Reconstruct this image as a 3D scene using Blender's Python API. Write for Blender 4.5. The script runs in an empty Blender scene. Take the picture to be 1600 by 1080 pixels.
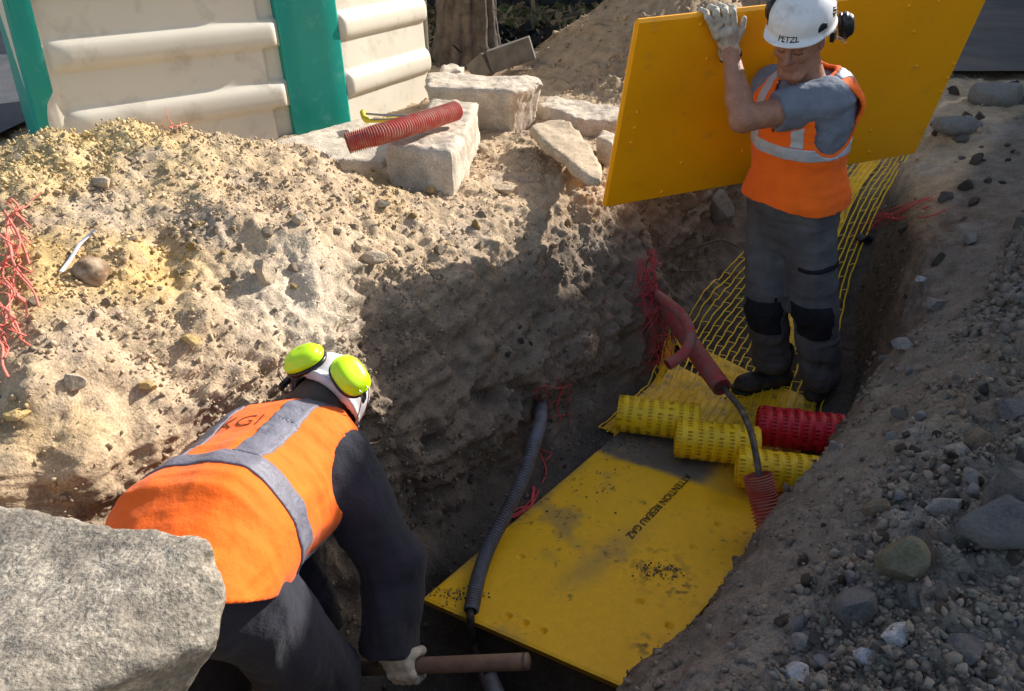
import bpy, bmesh, math, random
import numpy as np
from mathutils import Vector, Matrix
from mathutils.bvhtree import BVHTree

# ------------------------------------------------------------------ camera, sky, sun, exposure
SC = bpy.context.scene
COL = SC.collection
FPX, PITCH, CAMH = 1180.0, math.radians(31.0), 2.14
cam = bpy.data.cameras.new('camera')
cam.sensor_fit = 'HORIZONTAL'; cam.sensor_width = 36.0; cam.lens = 36.0 * FPX / 1600.0
cam.clip_start = 0.02; cam.clip_end = 300.0
camo = bpy.data.objects.new('camera', cam); COL.objects.link(camo)
camo.location = (0, 0, CAMH); camo.rotation_euler = (math.pi / 2 - PITCH, 0, 0)
SC.camera = camo
SUN = Vector((math.cos(math.radians(36.5)) * math.cos(math.radians(29.5)), math.sin(math.radians(36.5)) * math.cos(math.radians(29.5)), math.sin(math.radians(29.5))))
SUN_EL = math.asin(SUN.z); SUN_AZ = math.atan2(SUN.x, SUN.y)
w = bpy.data.worlds.new('World'); SC.world = w; w.use_nodes = True
nt = w.node_tree; nt.nodes.clear()
sky = nt.nodes.new('ShaderNodeTexSky'); sky.sky_type = 'NISHITA'; sky.sun_disc = False
sky.sun_elevation = SUN_EL; sky.sun_rotation = SUN_AZ
sky.dust_density = 2.0; sky.ozone_density = 0.4
bg = nt.nodes.new('ShaderNodeBackground'); bg.inputs['Strength'].default_value = 0.138
wo = nt.nodes.new('ShaderNodeOutputWorld')
wb = nt.nodes.new('ShaderNodeVectorMath'); wb.operation = 'MULTIPLY'; wb.inputs[1].default_value = (1.06, 1.0, .92)      # the photograph's white balance
nt.links.new(sky.outputs[0], wb.inputs[0]); nt.links.new(wb.outputs[0], bg.inputs[0]); nt.links.new(bg.outputs[0], wo.inputs[0])
sun = bpy.data.lights.new('sun', 'SUN'); sun.energy = 5.0; sun.angle = math.radians(0.5); sun.color = (1.0, 0.945, 0.86)
suno = bpy.data.objects.new('sun', sun); COL.objects.link(suno)
suno.rotation_euler = SUN.to_track_quat('Z', 'Y').to_euler()
SC.view_settings.view_transform = 'Standard'; SC.view_settings.look = 'None'
SC.view_settings.exposure = 0.66; SC.view_settings.gamma = 1.0; SC.view_settings.use_curve_mapping = False
SC.cycles.max_bounces = 6; SC.cycles.use_denoising = True

# ------------------------------------------------------------------ helpers
rng = np.random.default_rng(7)
random.seed(7)
_F = np.array([0, math.cos(PITCH), -math.sin(PITCH)]); _U = np.array([0, math.sin(PITCH), math.cos(PITCH)]); _R = np.array([1.0, 0, 0])
O3 = np.array([0, 0, CAMH])
def ray(px, py): return _F + _R * (px - 800) / FPX - _U * (py - 540) / FPX
def PZ(px, py, z):                       # the place on the height z that the photograph shows there
    r = ray(px, py); return O3 + r * ((z - CAMH) / r[2])
def PY(px, py, y):
    r = ray(px, py); return O3 + r * (y / r[1])
def PN(px, py, n):
    r = ray(px, py); return O3 + r * (n / (r[0] * .76 - r[1] * .65))
D2 = np.array([.65, .76]); N2 = np.array([.76, -.65])     # along and across the trench
def SN(x, y): return x * .65 + y * .76, x * .76 - y * .65
def XY(s, n): return s * .65 + n * .76, s * .76 - n * .65

def tag(o, label=None, cat=None, group=None, kind=None):
    if label: o['label'] = label
    if cat: o['category'] = cat
    if group: o['group'] = group
    if kind: o['kind'] = kind
    return o
def empty(name, loc=(0, 0, 0)):
    o = bpy.data.objects.new(name, None); COL.objects.link(o); o.location = loc; o.empty_display_size = .05
    return o
def link(name, me, mats=None, parent=None, smooth=True):
    o = bpy.data.objects.new(name, me); COL.objects.link(o)
    if mats is not None:
        for m in (mats if isinstance(mats, (list, tuple)) else [mats]): me.materials.append(m)
    if smooth and len(me.polygons): me.polygons.foreach_set('use_smooth', np.ones(len(me.polygons), bool))
    if parent is not None:
        o.parent = parent
        bpy.context.view_layer.update()
        o.matrix_parent_inverse = parent.matrix_world.inverted()
    return o
def npmesh(name, V, Fq, col=None):
    """mesh from numpy verts and an (m,3|4) face array"""
    V = np.asarray(V, np.float32); Fq = np.asarray(Fq, np.int32)
    me = bpy.data.meshes.new(name)
    me.vertices.add(len(V)); me.vertices.foreach_set('co', V.ravel())
    k = Fq.shape[1]; m = len(Fq)
    me.loops.add(m * k); me.loops.foreach_set('vertex_index', Fq.ravel())
    me.polygons.add(m); me.polygons.foreach_set('loop_start', np.arange(0, m * k, k, dtype=np.int32))
    me.update(calc_edges=True)
    if col is not None:
        a = me.color_attributes.new('Col', 'FLOAT_COLOR', 'POINT')
        c = np.ones((len(V), 4), np.float32); c[:, :3] = col
        a.data.foreach_set('color', c.ravel())
    return me
def grid_faces(nu, nv, wrapu=False, wrapv=False):
    i = np.arange(nu if wrapu else nu - 1); j = np.arange(nv if wrapv else nv - 1)
    I, J = np.meshgrid(i, j, indexing='ij'); I2 = (I + 1) % nu; J2 = (J + 1) % nv
    return np.stack([I * nv + J, I2 * nv + J, I2 * nv + J2, I * nv + J2], -1).reshape(-1, 4)

def _h(ix, iy, iz, seed):
    n = (ix.astype(np.uint32) * np.uint32(374761393) + iy.astype(np.uint32) * np.uint32(668265263) + iz.astype(np.uint32) * np.uint32(2147483647 - 17) + np.uint32(seed * 1013904223 & 0xffffffff))
    n = (n ^ (n >> np.uint32(13))) * np.uint32(1274126177)
    n = n ^ (n >> np.uint32(16))
    return (n & np.uint32(0xffff)).astype(np.float32) / 32767.5 - 1.0
def vnoise(x, y, z, seed=0):
    x, y, z = np.broadcast_arrays(np.asarray(x, np.float32), np.asarray(y, np.float32), np.asarray(z, np.float32))
    ix, iy, iz = np.floor(x).astype(np.int64), np.floor(y).astype(np.int64), np.floor(z).astype(np.int64)
    fx, fy, fz = x - ix, y - iy, z - iz
    fx = fx * fx * (3 - 2 * fx); fy = fy * fy * (3 - 2 * fy); fz = fz * fz * (3 - 2 * fz)
    r = 0
    for a in (0, 1):
        for b in (0, 1):
            for c in (0, 1):
                wt = (fx if a else 1 - fx) * (fy if b else 1 - fy) * (fz if c else 1 - fz)
                r = r + wt * _h(ix + a, iy + b, iz + c, seed)
    return r
def fbm(x, y, z, freq, octv=4, seed=0, gain=.5, ridge=False):
    r = 0; a = 1.0; tot = 0
    for o in range(octv):
        v = vnoise(x * freq, y * freq, z * freq, seed + o * 7)
        if ridge: v = 1 - 2 * np.abs(v)
        r = r + a * v; tot += a; a *= gain; freq *= 2.03
    return r / tot

# --- signed-distance modelling: surface nets
def nets(fn, lo, hi, h, smooth=4):
    lo = np.asarray(lo, float); hi = np.asarray(hi, float)
    ax = [np.arange(lo[i], hi[i] + h, h, dtype=np.float32) for i in range(3)]
    X, Y, Z = ax[0][:, None, None], ax[1][None, :, None], ax[2][None, None, :]
    V = fn(X, Y, Z).astype(np.float32)
    V = np.broadcast_to(V, (len(ax[0]), len(ax[1]), len(ax[2])))
    S = V < 0
    nx, ny, nz = V.shape
    c = np.zeros((nx - 1, ny - 1, nz - 1), np.int8)
    for a in (0, 1):
        for b in (0, 1):
            for d in (0, 1):
                c += S[a:nx - 1 + a, b:ny - 1 + b, d:nz - 1 + d]
    act = (c > 0) & (c < 8)
    I, J, K = np.nonzero(act)
    idx = np.full(act.shape, -1, np.int32); idx[I, J, K] = np.arange(len(I))
    P = np.zeros((len(I), 3), np.float64); cnt = np.zeros(len(I))
    cor = [(a, b, d) for a in (0, 1) for b in (0, 1) for d in (0, 1)]
    for p in cor:
        for ax_ in range(3):
            if p[ax_]: continue
            q = list(p); q[ax_] = 1
            v0 = V[I + p[0], J + p[1], K + p[2]]; v1 = V[I + q[0], J + q[1], K + q[2]]
            m = (v0 < 0) != (v1 < 0)
            t = np.where(m, v0 / np.where(m, v0 - v1, 1), 0)
            pos = np.array(p, float)[None] + 0; pos = np.repeat(pos, len(I), 0); pos[:, ax_] += t
            P[m] += pos[m]; cnt[m] += 1
    P /= cnt[:, None]
    P = lo + (np.stack([I, J, K], 1) + P) * h
    Fs = []
    for ax_ in range(3):
        sl0 = [slice(None)] * 3; sl1 = [slice(None)] * 3
        sl0[ax_] = slice(0, -1); sl1[ax_] = slice(1, None)
        A = S[tuple(sl0)]; B = S[tuple(sl1)]
        o1, o2 = [k for k in range(3) if k != ax_]
        E = A != B
        e = np.stack(np.nonzero(E), 1)
        n = [nx, ny, nz]
        ok = (e[:, o1] >= 1) & (e[:, o1] < n[o1] - 1) & (e[:, o2] >= 1) & (e[:, o2] < n[o2] - 1)
        e = e[ok]; inside = A[e[:, 0], e[:, 1], e[:, 2]]
        def cell(d1, d2):
            g = e.copy(); g[:, o1] += d1; g[:, o2] += d2
            return idx[g[:, 0], g[:, 1], g[:, 2]]
        q = np.stack([cell(-1, -1), cell(0, -1), cell(0, 0), cell(-1, 0)], 1)
        flip = inside if ax_ != 1 else ~inside
        q[~flip] = q[~flip][:, ::-1]
        Fs.append(q)
    Fq = np.concatenate(Fs)
    Fq = Fq[(Fq >= 0).all(1)]
    for it in range(smooth):
        acc = np.zeros_like(P); n_ = np.zeros(len(P))
        for k in range(4):
            np.add.at(acc, Fq[:, k], P[Fq[:, (k + 1) % 4]]); np.add.at(acc, Fq[:, k], P[Fq[:, (k - 1) % 4]]); np.add.at(n_, Fq[:, k], 2)
        P = P + (.55 if it % 2 == 0 else -.35) * (acc / np.maximum(n_, 1)[:, None] - P)
    return P, Fq
def L3(x, y, z): return np.sqrt(x * x + y * y + z * z)
def cap(X, Y, Z, a, b, ra, rb):
    a = np.asarray(a, float); b = np.asarray(b, float); d = b - a; L = float(d @ d) + 1e-12
    t = ((X - a[0]) * d[0] + (Y - a[1]) * d[1] + (Z - a[2]) * d[2]) / L
    t = np.clip(t, 0, 1)
    return L3(X - a[0] - t * d[0], Y - a[1] - t * d[1], Z - a[2] - t * d[2]) - (ra + (rb - ra) * t)
def ell(X, Y, Z, c, r, M=None):
    x, y, z = X - c[0], Y - c[1], Z - c[2]
    if M is not None:
        x, y, z = [M[i][0] * x + M[i][1] * y + M[i][2] * z for i in range(3)]
    q = np.sqrt((x / r[0]) ** 2 + (y / r[1]) ** 2 + (z / r[2]) ** 2)
    return (q - 1) * min(r)
def smin(a, b, k):
    h = np.clip(.5 + .5 * (b - a) / k, 0, 1)
    return b + (a - b) * h - k * h * (1 - h)
def smax(a, b, k): return -smin(-a, -b, k)
def boxd(x, y, z, hx, hy, hz, r=0.0):
    qx, qy, qz = np.abs(x) - hx + r, np.abs(y) - hy + r, np.abs(z) - hz + r
    return L3(np.maximum(qx, 0), np.maximum(qy, 0), np.maximum(qz, 0)) + np.minimum(np.maximum(qx, np.maximum(qy, qz)), 0) - r
def polyd(X, Y, pts):
    X, Y = np.broadcast_arrays(X, Y)
    d = np.full(X.shape, 1e9); s = np.ones(X.shape); n = len(pts)
    for i in range(n):
        ax_, ay = pts[i]; bx, by = pts[(i + 1) % n]
        ex, ey = bx - ax_, by - ay; wx, wy = X - ax_, Y - ay
        t = np.clip((wx * ex + wy * ey) / (ex * ex + ey * ey), 0, 1)
        d = np.minimum(d, (wx - ex * t) ** 2 + (wy - ey * t) ** 2)
        c1 = Y >= ay; c2 = Y < by; c3 = ex * wy > ey * wx
        s = np.where((c1 & c2 & c3) | (~c1 & ~c2 & ~c3), -s, s)
    return s * np.sqrt(d)

def catmull(pts, n):
    P = np.asarray(pts, float); P = np.vstack([2 * P[0] - P[1], P, 2 * P[-1] - P[-2]])
    m = len(P) - 3; out = []
    for t in np.linspace(0, m - 1e-9, n):
        i = int(t); u = t - i; a, b, c, d = P[i:i + 4]
        out.append(.5 * ((2 * b) + (-a + c) * u + (2 * a - 5 * b + 4 * c - d) * u * u + (-a + 3 * b - 3 * c + d) * u ** 3))
    return np.array(out)
def tubeVF(P, R, seg=12, flat=1.0, capends=True):
    P = np.asarray(P, float); n = len(P); R = np.broadcast_to(np.asarray(R, float), (n,))
    T = np.gradient(P, axis=0); T /= np.linalg.norm(T, axis=1)[:, None] + 1e-12
    up = np.array([0, 0, 1.0]) if abs(T[0][2]) < .9 else np.array([1.0, 0, 0])
    A = np.zeros_like(P); B = np.zeros_like(P)
    a = np.cross(T[0], up); a /= np.linalg.norm(a)
    for i in range(n):
        a = a - T[i] * (a @ T[i]); a /= np.linalg.norm(a); A[i] = a; B[i] = np.cross(T[i], a)
    th = np.linspace(0, 2 * np.pi, seg, endpoint=False)
    V = P[:, None] + R[:, None, None] * (np.cos(th)[None, :, None] * A[:, None] + flat * np.sin(th)[None, :, None] * B[:, None])
    V = V.reshape(-1, 3); Fq = grid_faces(n, seg, wrapv=True)
    if capends:
        base = len(V); V = np.vstack([V, P[0], P[-1]])
        k = np.arange(seg); k2 = (k + 1) % seg
        c0 = np.stack([k2, k, np.full(seg, base), np.full(seg, base)], 1)
        c1 = np.stack([(n - 1) * seg + k, (n - 1) * seg + k2, np.full(seg, base + 1), np.full(seg, base + 1)], 1)
        tri = np.vstack([c0, c1])
    else: tri = np.zeros((0, 4), int)
    return V, Fq, tri
def mk(name, VF, mats, parent=None, smooth=True):
    """list of (V, faces list) merged to one mesh via from_pydata"""
    Vs, Fs, off = [], [], 0
    for V, Fq in VF:
        Vs.append(np.asarray(V, float)); 
        for f in np.asarray(Fq).tolist():
            g = []
            for i in f:
                if i + off not in g: g.append(i + off)
            if len(g) > 2: Fs.append(g)
        off += len(V)
    me = bpy.data.meshes.new(name); me.from_pydata(np.vstack(Vs).tolist(), [], Fs); me.update()
    return link(name, me, mats, parent, smooth)
def tube(name, P, R, mats, parent=None, seg=12, capends=True, flat=1.0):
    V, Fq, tri = tubeVF(P, R, seg, flat, capends)
    return mk(name, [(V, np.vstack([Fq, tri]))], mats, parent)
def boxVF(c, hx, M=None):
    c = np.asarray(c, float)
    V = np.array([[a, b, d] for a in (-1, 1) for b in (-1, 1) for d in (-1, 1)], float) * np.asarray(hx, float)
    if M is not None: V = V @ np.asarray(M, float)
    return V + c, np.array([[0, 1, 3, 2], [4, 6, 7, 5], [0, 4, 5, 1], [2, 3, 7, 6], [0, 2, 6, 4], [1, 5, 7, 3]])
def bevel(o, wd, seg=2, ang=30):
    m = o.modifiers.new('bevel', 'BEVEL'); m.width = wd; m.segments = seg; m.limit_method = 'ANGLE'; m.angle_limit = math.radians(ang)
    return o

# ------------------------------------------------------------------ materials
def mat(name, col=(.5, .5, .5), rough=.7, metal=0.0, attr=False, var=.0, vscale=8.0, bump=0.0, bscale=60.0, dirt=None, dirtamt=0.0, dscale=4.0, fine=0.0, fscale=300.0, spec=.5, coat=0.0, subs=0.0, bump2=0.0, b2scale=12.0, sheen=0.0):
    m = bpy.data.materials.new(name); m.use_nodes = True; t = m.node_tree; N = t.nodes; L = t.links
    b = N['Principled BSDF']; b.inputs['Roughness'].default_value = rough; b.inputs['Metallic'].default_value = metal
    b.inputs['Specular IOR Level'].default_value = spec; b.inputs['Coat Weight'].default_value = coat
    if sheen: b.inputs['Sheen Weight'].default_value = sheen
    if subs:
        b.inputs['Subsurface Weight'].default_value = subs; b.inputs['Subsurface Radius'].default_value = (.02, .008, .004); b.inputs['Subsurface Scale'].default_value = .5
    tc = N.new('ShaderNodeTexCoord'); co = tc.outputs['Object']
    if attr:
        a = N.new('ShaderNodeVertexColor'); a.layer_name = 'Col'; c = a.outputs[0]
    else:
        a = N.new('ShaderNodeRGB'); a.outputs[0].default_value = (*col, 1); c = a.outputs[0]
    def noise(sc, det=4, rg=.55):
        n = N.new('ShaderNodeTexNoise'); n.inputs['Scale'].default_value = sc; n.inputs['Detail'].default_value = det; n.inputs['Roughness'].default_value = rg
        L.new(co, n.inputs['Vector']); return n.outputs['Fac']
    def mulvar(c, fac, amt):
        r = N.new('ShaderNodeMapRange'); r.inputs['From Min'].default_value = .3; r.inputs['From Max'].default_value = .7
        r.inputs['To Min'].default_value = 1 - amt; r.inputs['To Max'].default_value = 1 + amt; L.new(fac, r.inputs['Value'])
        mx = N.new('ShaderNodeVectorMath'); mx.operation = 'SCALE'; L.new(c, mx.inputs[0]); L.new(r.outputs[0], mx.inputs['Scale'])
        return mx.outputs[0]
    if var: c = mulvar(c, noise(vscale), var)
    if fine: c = mulvar(c, noise(fscale, 3), fine)
    if dirt is not None:
        r = N.new('ShaderNodeMapRange'); r.inputs['From Min'].default_value = .5 - .25 * dirtamt; r.inputs['From Max'].default_value = .78 - .25 * dirtamt
        L.new(noise(dscale, 8, .65), r.inputs['Value'])
        mx = N.new('ShaderNodeMix'); mx.data_type = 'RGBA'; L.new(r.outputs[0], mx.inputs['Factor']); L.new(c, mx.inputs['A']); mx.inputs['B'].default_value = (*dirt, 1)
        c = mx.outputs['Result']
    L.new(c, b.inputs['Base Color'])
    nrm = None
    for st, sc, dist in ((bump2, b2scale, .02), (bump, bscale, .004)):
        if st:
            bp = N.new('ShaderNodeBump'); bp.inputs['Strength'].default_value = st; bp.inputs['Distance'].default_value = dist
            L.new(noise(sc, 6, .6), bp.inputs['Height'])
            if nrm: L.new(nrm, bp.inputs['Normal'])
            nrm = bp.outputs[0]
    if nrm: L.new(nrm, b.inputs['Normal'])
    return m
M = {}
M['soil'] = mat('soil', attr=True, rough=.97, spec=.15, var=.22, vscale=14, fine=.28, fscale=160, bump=.9, bscale=110, bump2=.5, b2scale=35)
M['pebble'] = mat('pebble', attr=True, rough=.95, spec=.2, fine=.2, fscale=120, bump=.5, bscale=150)
M['limestone'] = mat('limestone', (.54, .47, .385), .92, spec=.2, var=.25, vscale=9, fine=.25, fscale=140, bump=.8, bscale=70, dirt=(.36, .30, .25), dirtamt=.0, dscale=7, bump2=.4, b2scale=22)
M['concrete'] = mat('concrete', (.34, .30, .245), .95, spec=.15, var=.28, vscale=7, fine=.55, fscale=130, bump=1.0, bscale=120, dirt=(.17, .15, .125), dirtamt=.4, dscale=22, bump2=.6, b2scale=25)
M['slab'] = mat('slab', (.46, .38, .28), .93, spec=.15, var=.2, vscale=10, fine=.3, fscale=120, bump=.9, bscale=90)
M['asphalt'] = mat('asphalt', (.060, .065, .078), .9, var=.35, vscale=2.5, dirt=(.11, .10, .09), dirtamt=.1, dscale=1.5, fine=.3, fscale=90, bump=.5, bscale=120)
M['orange'] = mat('orange_cloth', (1.0, .155, .008), .75, spec=.25, bump=.25, bscale=500, var=.06, vscale=10, sheen=.1, bump2=.35, b2scale=16)
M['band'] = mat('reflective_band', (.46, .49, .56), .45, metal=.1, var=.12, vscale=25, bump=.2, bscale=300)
M['bandgrey'] = mat('dull_reflective_band', (.155, .155, .20), .5, var=.15, vscale=25, bump=.25, bscale=250, bump2=.4, b2scale=30)  # darker grey paints in a reflective band returning little light
M['seam'] = mat('seam', (.9, .11, .01), .8)
M['navy'] = mat('navy_cloth', (.026, .027, .040), .85, spec=.2, bump=.3, bscale=400, var=.15, vscale=8, sheen=.1, bump2=.5, b2scale=18)
M['greytrouser'] = mat('grey_trousers', (.105, .105, .112), .88, spec=.2, bump=.3, bscale=400, var=.25, vscale=7, bump2=.5, b2scale=18)
M['black'] = mat('black_cloth', (.016, .017, .022), .85, spec=.2, bump=.3, bscale=300, var=.2, vscale=12)
M['boot'] = mat('boot_leather', (.022, .023, .028), .6, bump=.3, bscale=120, dirt=(.09, .075, .06), dirtamt=.35, dscale=16)
M['shirt'] = mat('grey_shirt', (.175, .20, .26), .85, spec=.2, bump=.3, bscale=400, var=.1, vscale=20, bump2=.5, b2scale=18)
M['skin'] = mat('skin', (.36, .175, .115), .58, subs=.04, var=.18, vscale=30, fine=.12, fscale=200, bump=.5, bscale=160)
M['skin2'] = mat('skin_dark', (.20, .105, .075), .5, var=.12, vscale=25, bump=.2, bscale=220)
M['hair'] = mat('hair', (.10, .075, .06), .8, bump=.8, bscale=250)
M['brow'] = mat('brow', (.10, .055, .035), .8)
M['lips'] = mat('lips', (.33, .13, .10), .5)
M['eye'] = mat('eye', (.5, .45, .42), .3)
M['glove'] = mat('glove_leather', (.56, .52, .44), .8, var=.15, vscale=30, bump=.5, bscale=120, dirt=(.22, .20, .17), dirtamt=.2, dscale=22)
M['whiteshell'] = mat('white_helmet_plastic', (.78, .79, .82), .32, var=.04, dirt=(.4, .37, .33), dirtamt=-.1, dscale=12)
M['dirtyshell'] = mat('used_helmet_plastic', (.72, .72, .76), .38, var=.06, dirt=(.35, .31, .28), dirtamt=.15, dscale=10)
M['blackplastic'] = mat('black_plastic', (.012, .012, .014), .35)
M['redplastic'] = mat('red_plastic', (.25, .02, .04), .4)
M['neon'] = mat('neon_plastic', (.56, .93, .01), .33, coat=.2, var=.03, dirt=(.18, .25, .03), dirtamt=-.35, dscale=25)
M['wire'] = mat('steel_wire', (.35, .35, .36), .35, metal=.8)
M['teal'] = mat('teal_plastic', (.0, .29, .235), .38, var=.08, vscale=3, dirt=(.10, .40, .34), dirtamt=-.2, dscale=14, bump=.05, bscale=40)
M['beige'] = mat('beige_plastic', (.66, .61, .51), .45, var=.05, vscale=2, dirt=(.40, .35, .28), dirtamt=-.12, dscale=6, bump=.08, bscale=200)
M['tank'] = mat('dark_plastic', (.05, .05, .05), .6)
M['yellow'] = mat('carried_plate_plastic', (1.0, .42, .002), .42, var=.05, vscale=3, bump=.12, bscale=260, spec=.35, dirt=(.50, .27, .05), dirtamt=-.35, dscale=9)
M['netyellow'] = mat('yellow_net_plastic', (1.0, .66, .02), .45, spec=.4)
M['filmyellow'] = mat('yellow_film', (.92, .56, .012), .5, dirt=(.16, .12, .07), dirtamt=.15, dscale=14)
M['rollyellow'] = mat('yellow_roll_plastic', (1.0, .66, .012), .45, var=.08, vscale=25, dirt=(.55, .33, .03), dirtamt=-.2, dscale=20)
M['rollred'] = mat('red_roll_plastic', (.62, .012, .03), .45, var=.15, vscale=25)
M['pinknet'] = mat('pink_net_plastic', (.75, .08, .10), .5)
M['pinklight'] = mat('faded_pink_net_plastic', (.80, .20, .15), .5)
M['reddust'] = mat('dusty_red_duct', (.42, .04, .045), .7, dirt=(.27, .14, .115), dirtamt=.6, dscale=14)
M['redduct'] = mat('red_corrugated_duct', (.52, .085, .06), .6, dirt=(.5, .24, .18), dirtamt=.35, dscale=20)
M['greyduct'] = mat('grey_corrugated_duct', (.19, .19, .225), .5, dirt=(.12, .10, .085), dirtamt=.3, dscale=20)
M['cable'] = mat('black_cable', (.022, .021, .025), .45, dirt=(.20, .17, .15), dirtamt=.3, dscale=22)
M['wood'] = mat('old_wood', (.17, .115, .08), .7, var=.25, vscale=18, bump=.4, bscale=60, dirt=(.08, .06, .05), dirtamt=.1, dscale=14)
M['plank'] = mat('weathered_plank', (.13, .115, .10), .9, var=.3, vscale=12, bump=.6, bscale=60)
M['bark'] = mat('bark', (.095, .075, .06), .95, var=.5, vscale=12, bump=1.0, bscale=35, bump2=1.0, b2scale=14)
M['leaf'] = mat('leaf', (.06, .10, .03), .7, var=.3)
M['twig'] = mat('root', (.13, .095, .07), .9, var=.3)
M['shed'] = mat('dark_shed', (.02, .021, .024), .8, var=.3)
M['rust'] = mat('rusty_lump', (.22, .13, .07), .9, var=.5, vscale=25, dirt=(.45, .38, .28), dirtamt=.3, dscale=30, bump=1, bscale=60)
M['whitebag'] = mat('white_film', (.62, .64, .68), .4, var=.2, vscale=20)
M['sawyellow'] = mat('yellow_enamel', (.75, .55, .02), .4)
M['steel'] = mat('steel', (.30, .30, .31), .4, metal=.8)
M['lettering'] = mat('black_lettering', (.012, .01, .008), .7, dirt=(.3, .17, .02), dirtamt=-.25, dscale=30)
M['print'] = mat('dark_print', (.03, .03, .04), .6)
M['ink'] = mat('marker_ink', (.12, .03, .01), .8)
M['wall'] = mat('rendered_wall', (.32, .30, .27), .95, var=.1)
M['vanpaint'] = mat('van_paint', (.22, .24, .27), .35)
M['glass'] = mat('dark_glass', (.02, .025, .03), .1)
M['grass'] = mat('grass', (.07, .10, .03), .9)
# ------------------------------------------------------------------ the ground: trench, banks, paths
# cross-sections of the trench: s along it, (n, z) from the left bank over the floor to the right bank
SK = [-2.0, 0.0, .10, .35, .90, 1.20, 1.38, 2.0, 2.6, 3.0, 3.35, 3.9, 4.4, 4.9, 6.0, 14.0]
def sec(l1, l2, l3, l4, l5, l6, lb, rb, r1, r2, r3, r4, r5): return [(-9, 1.0), (-3.0, 1.0), l1, l2, l3, l4, l5, l6, lb, rb, r1, r2, r3, r4, r5, (1.3, 1.05), (7, 1.0)]
flat = sec((-2.2, 1), (-1.95, 1), (-1.8, 1), (-1.7, 1), (-1.65, 1), (-1.6, 1), (-1.5, 1), (-.7, 1), (-.62, 1), (-.5, 1), (-.4, 1), (-.2, 1), (.1, 1))
A1 = sec((-2.0, 1.04), (-1.75, 1.02), (-1.62, .97), (-1.60, .80), (-1.70, .70), (-1.62, .45), (-1.55, -.25), (-.78, -.28), (-.72, .1), (-.62, .5), (-.5, .74), (-.3, .86), (.1, 1.0))
A2 = sec((-2.1, 1.04), (-1.85, 1.0), (-1.70, .92), (-1.64, .72), (-1.72, .60), (-1.62, .35), (-1.52, -.28), (-.70, -.28), (-.64, .1), (-.56, .42), (-.47, .62), (-.30, .82), (.05, .98))
B1 = sec((-2.25, 1.03), (-1.98, .96), (-1.82, .80), (-1.67, .50), (-1.60, .30), (-1.64, .18), (-1.54, .0), (-.62, .0), (-.56, .30), (-.49, .52), (-.44, .66), (-.25, .85), (.05, .98))
B2 = sec((-2.3, 1.02), (-2.0, .95), (-1.84, .80), (-1.68, .48), (-1.60, .27), (-1.66, .14), (-1.53, .0), (-.62, .0), (-.56, .35), (-.49, .58), (-.43, .70), (-.22, .86), (.1, .98))
C1 = sec((-2.3, 1.02), (-2.05, .97), (-1.88, .85), (-1.72, .55), (-1.62, .30), (-1.60, .15), (-1.55, .0), (-.62, .02), (-.57, .38), (-.52, .60), (-.46, .73), (-.22, .90), (.1, 1.02))
C2 = sec((-2.35, 1.02), (-2.1, .99), (-1.95, .90), (-1.84, .66), (-1.76, .40), (-1.74, .20), (-1.66, .04), (-.70, .05), (-.66, .38), (-.62, .62), (-.55, .76), (-.30, .93), (.1, 1.04))
D1 = sec((-2.35, 1.02), (-2.1, 1.0), (-1.98, .95), (-1.88, .8), (-1.82, .6), (-1.80, .4), (-1.74, .25), (-.92, .24), (-.88, .45), (-.84, .66), (-.78, .80), (-.45, .96), (.1, 1.06))
D2s = sec((-2.35, 1.02), (-2.1, 1.0), (-2.0, .98), (-1.9, .92), (-1.86, .85), (-1.82, .75), (-1.76, .66), (-1.05, .70), (-1.02, .80), (-.98, .86), (-.92, .92), (-.6, 1.0), (-.1, 1.06))
E1 = sec((-2.3, 1.02), (-2.1, 1.0), (-2.0, 1), (-1.9, 1), (-1.86, .99), (-1.82, .98), (-1.76, .97), (-1.15, .98), (-1.1, 1.0), (-1.0, 1.02), (-.9, 1.04), (-.6, 1.06), (-.1, 1.06))
ST = [flat, flat, flat, A1, A2, A2, B1, B1, B2, C1, C2, D1, D2s, E1, flat, flat]
STA = np.array(ST, float)             # (keys, 17, 2)
SKA = np.array(SK)
def section(s):
    s = np.asarray(s, float); out = np.zeros(s.shape + STA.shape[1:])
    for i in range(STA.shape[1]):
        for k in range(2): out[..., i, k] = np.interp(s, SKA, STA[:, i, k])
    return out
def sm(x): x = np.clip(x, 0, 1); return x * x * (3 - 2 * x)
def heap_left(x, y):
    """the spoil heap in front of the cabin: a ridge that falls to the trench lip"""
    ex, ey = .903, .43
    dx, dy = x + 1.6, y - 2.68
    a = dx * ex + dy * ey; b = dx * ey - dy * ex
    amp = np.interp(a, [-2.2, -.9, -.4, 0, .3, .62, .85, 1.1, 1.45], [.26, .33, .36, .40, .36, .33, .25, .13, 0])
    fr = np.interp(a, [-2, 0, .6, 1.4], [1.9, 1.85, 1.5, 1.0])
    f = np.where(b > 0, np.clip(1 - b / fr, 0, 1) ** 1.05, sm(1 + b / .75))
    return amp * f
def pit(x, y): return .16 * np.exp(-(((x + .80) / .17) ** 2 + ((y - 3.33) / .13) ** 2)) + .06 * np.exp(-(((x + .50) / .25) ** 2 + ((y - 3.12) / .12) ** 2))
def heap_back(x, y):
    h = 0
    for cx, cy, r, a in ((1.15, 6.0, 1.15, .80), (.62, 5.75, .75, .34), (1.9, 6.2, 1.1, .70), (.95, 5.3, .6, .22)):
        h = np.maximum(h, a * np.clip(1 - np.sqrt((x - cx) ** 2 + (y - cy) ** 2) / r, 0, 1) ** 1.1)
    return h
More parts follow.
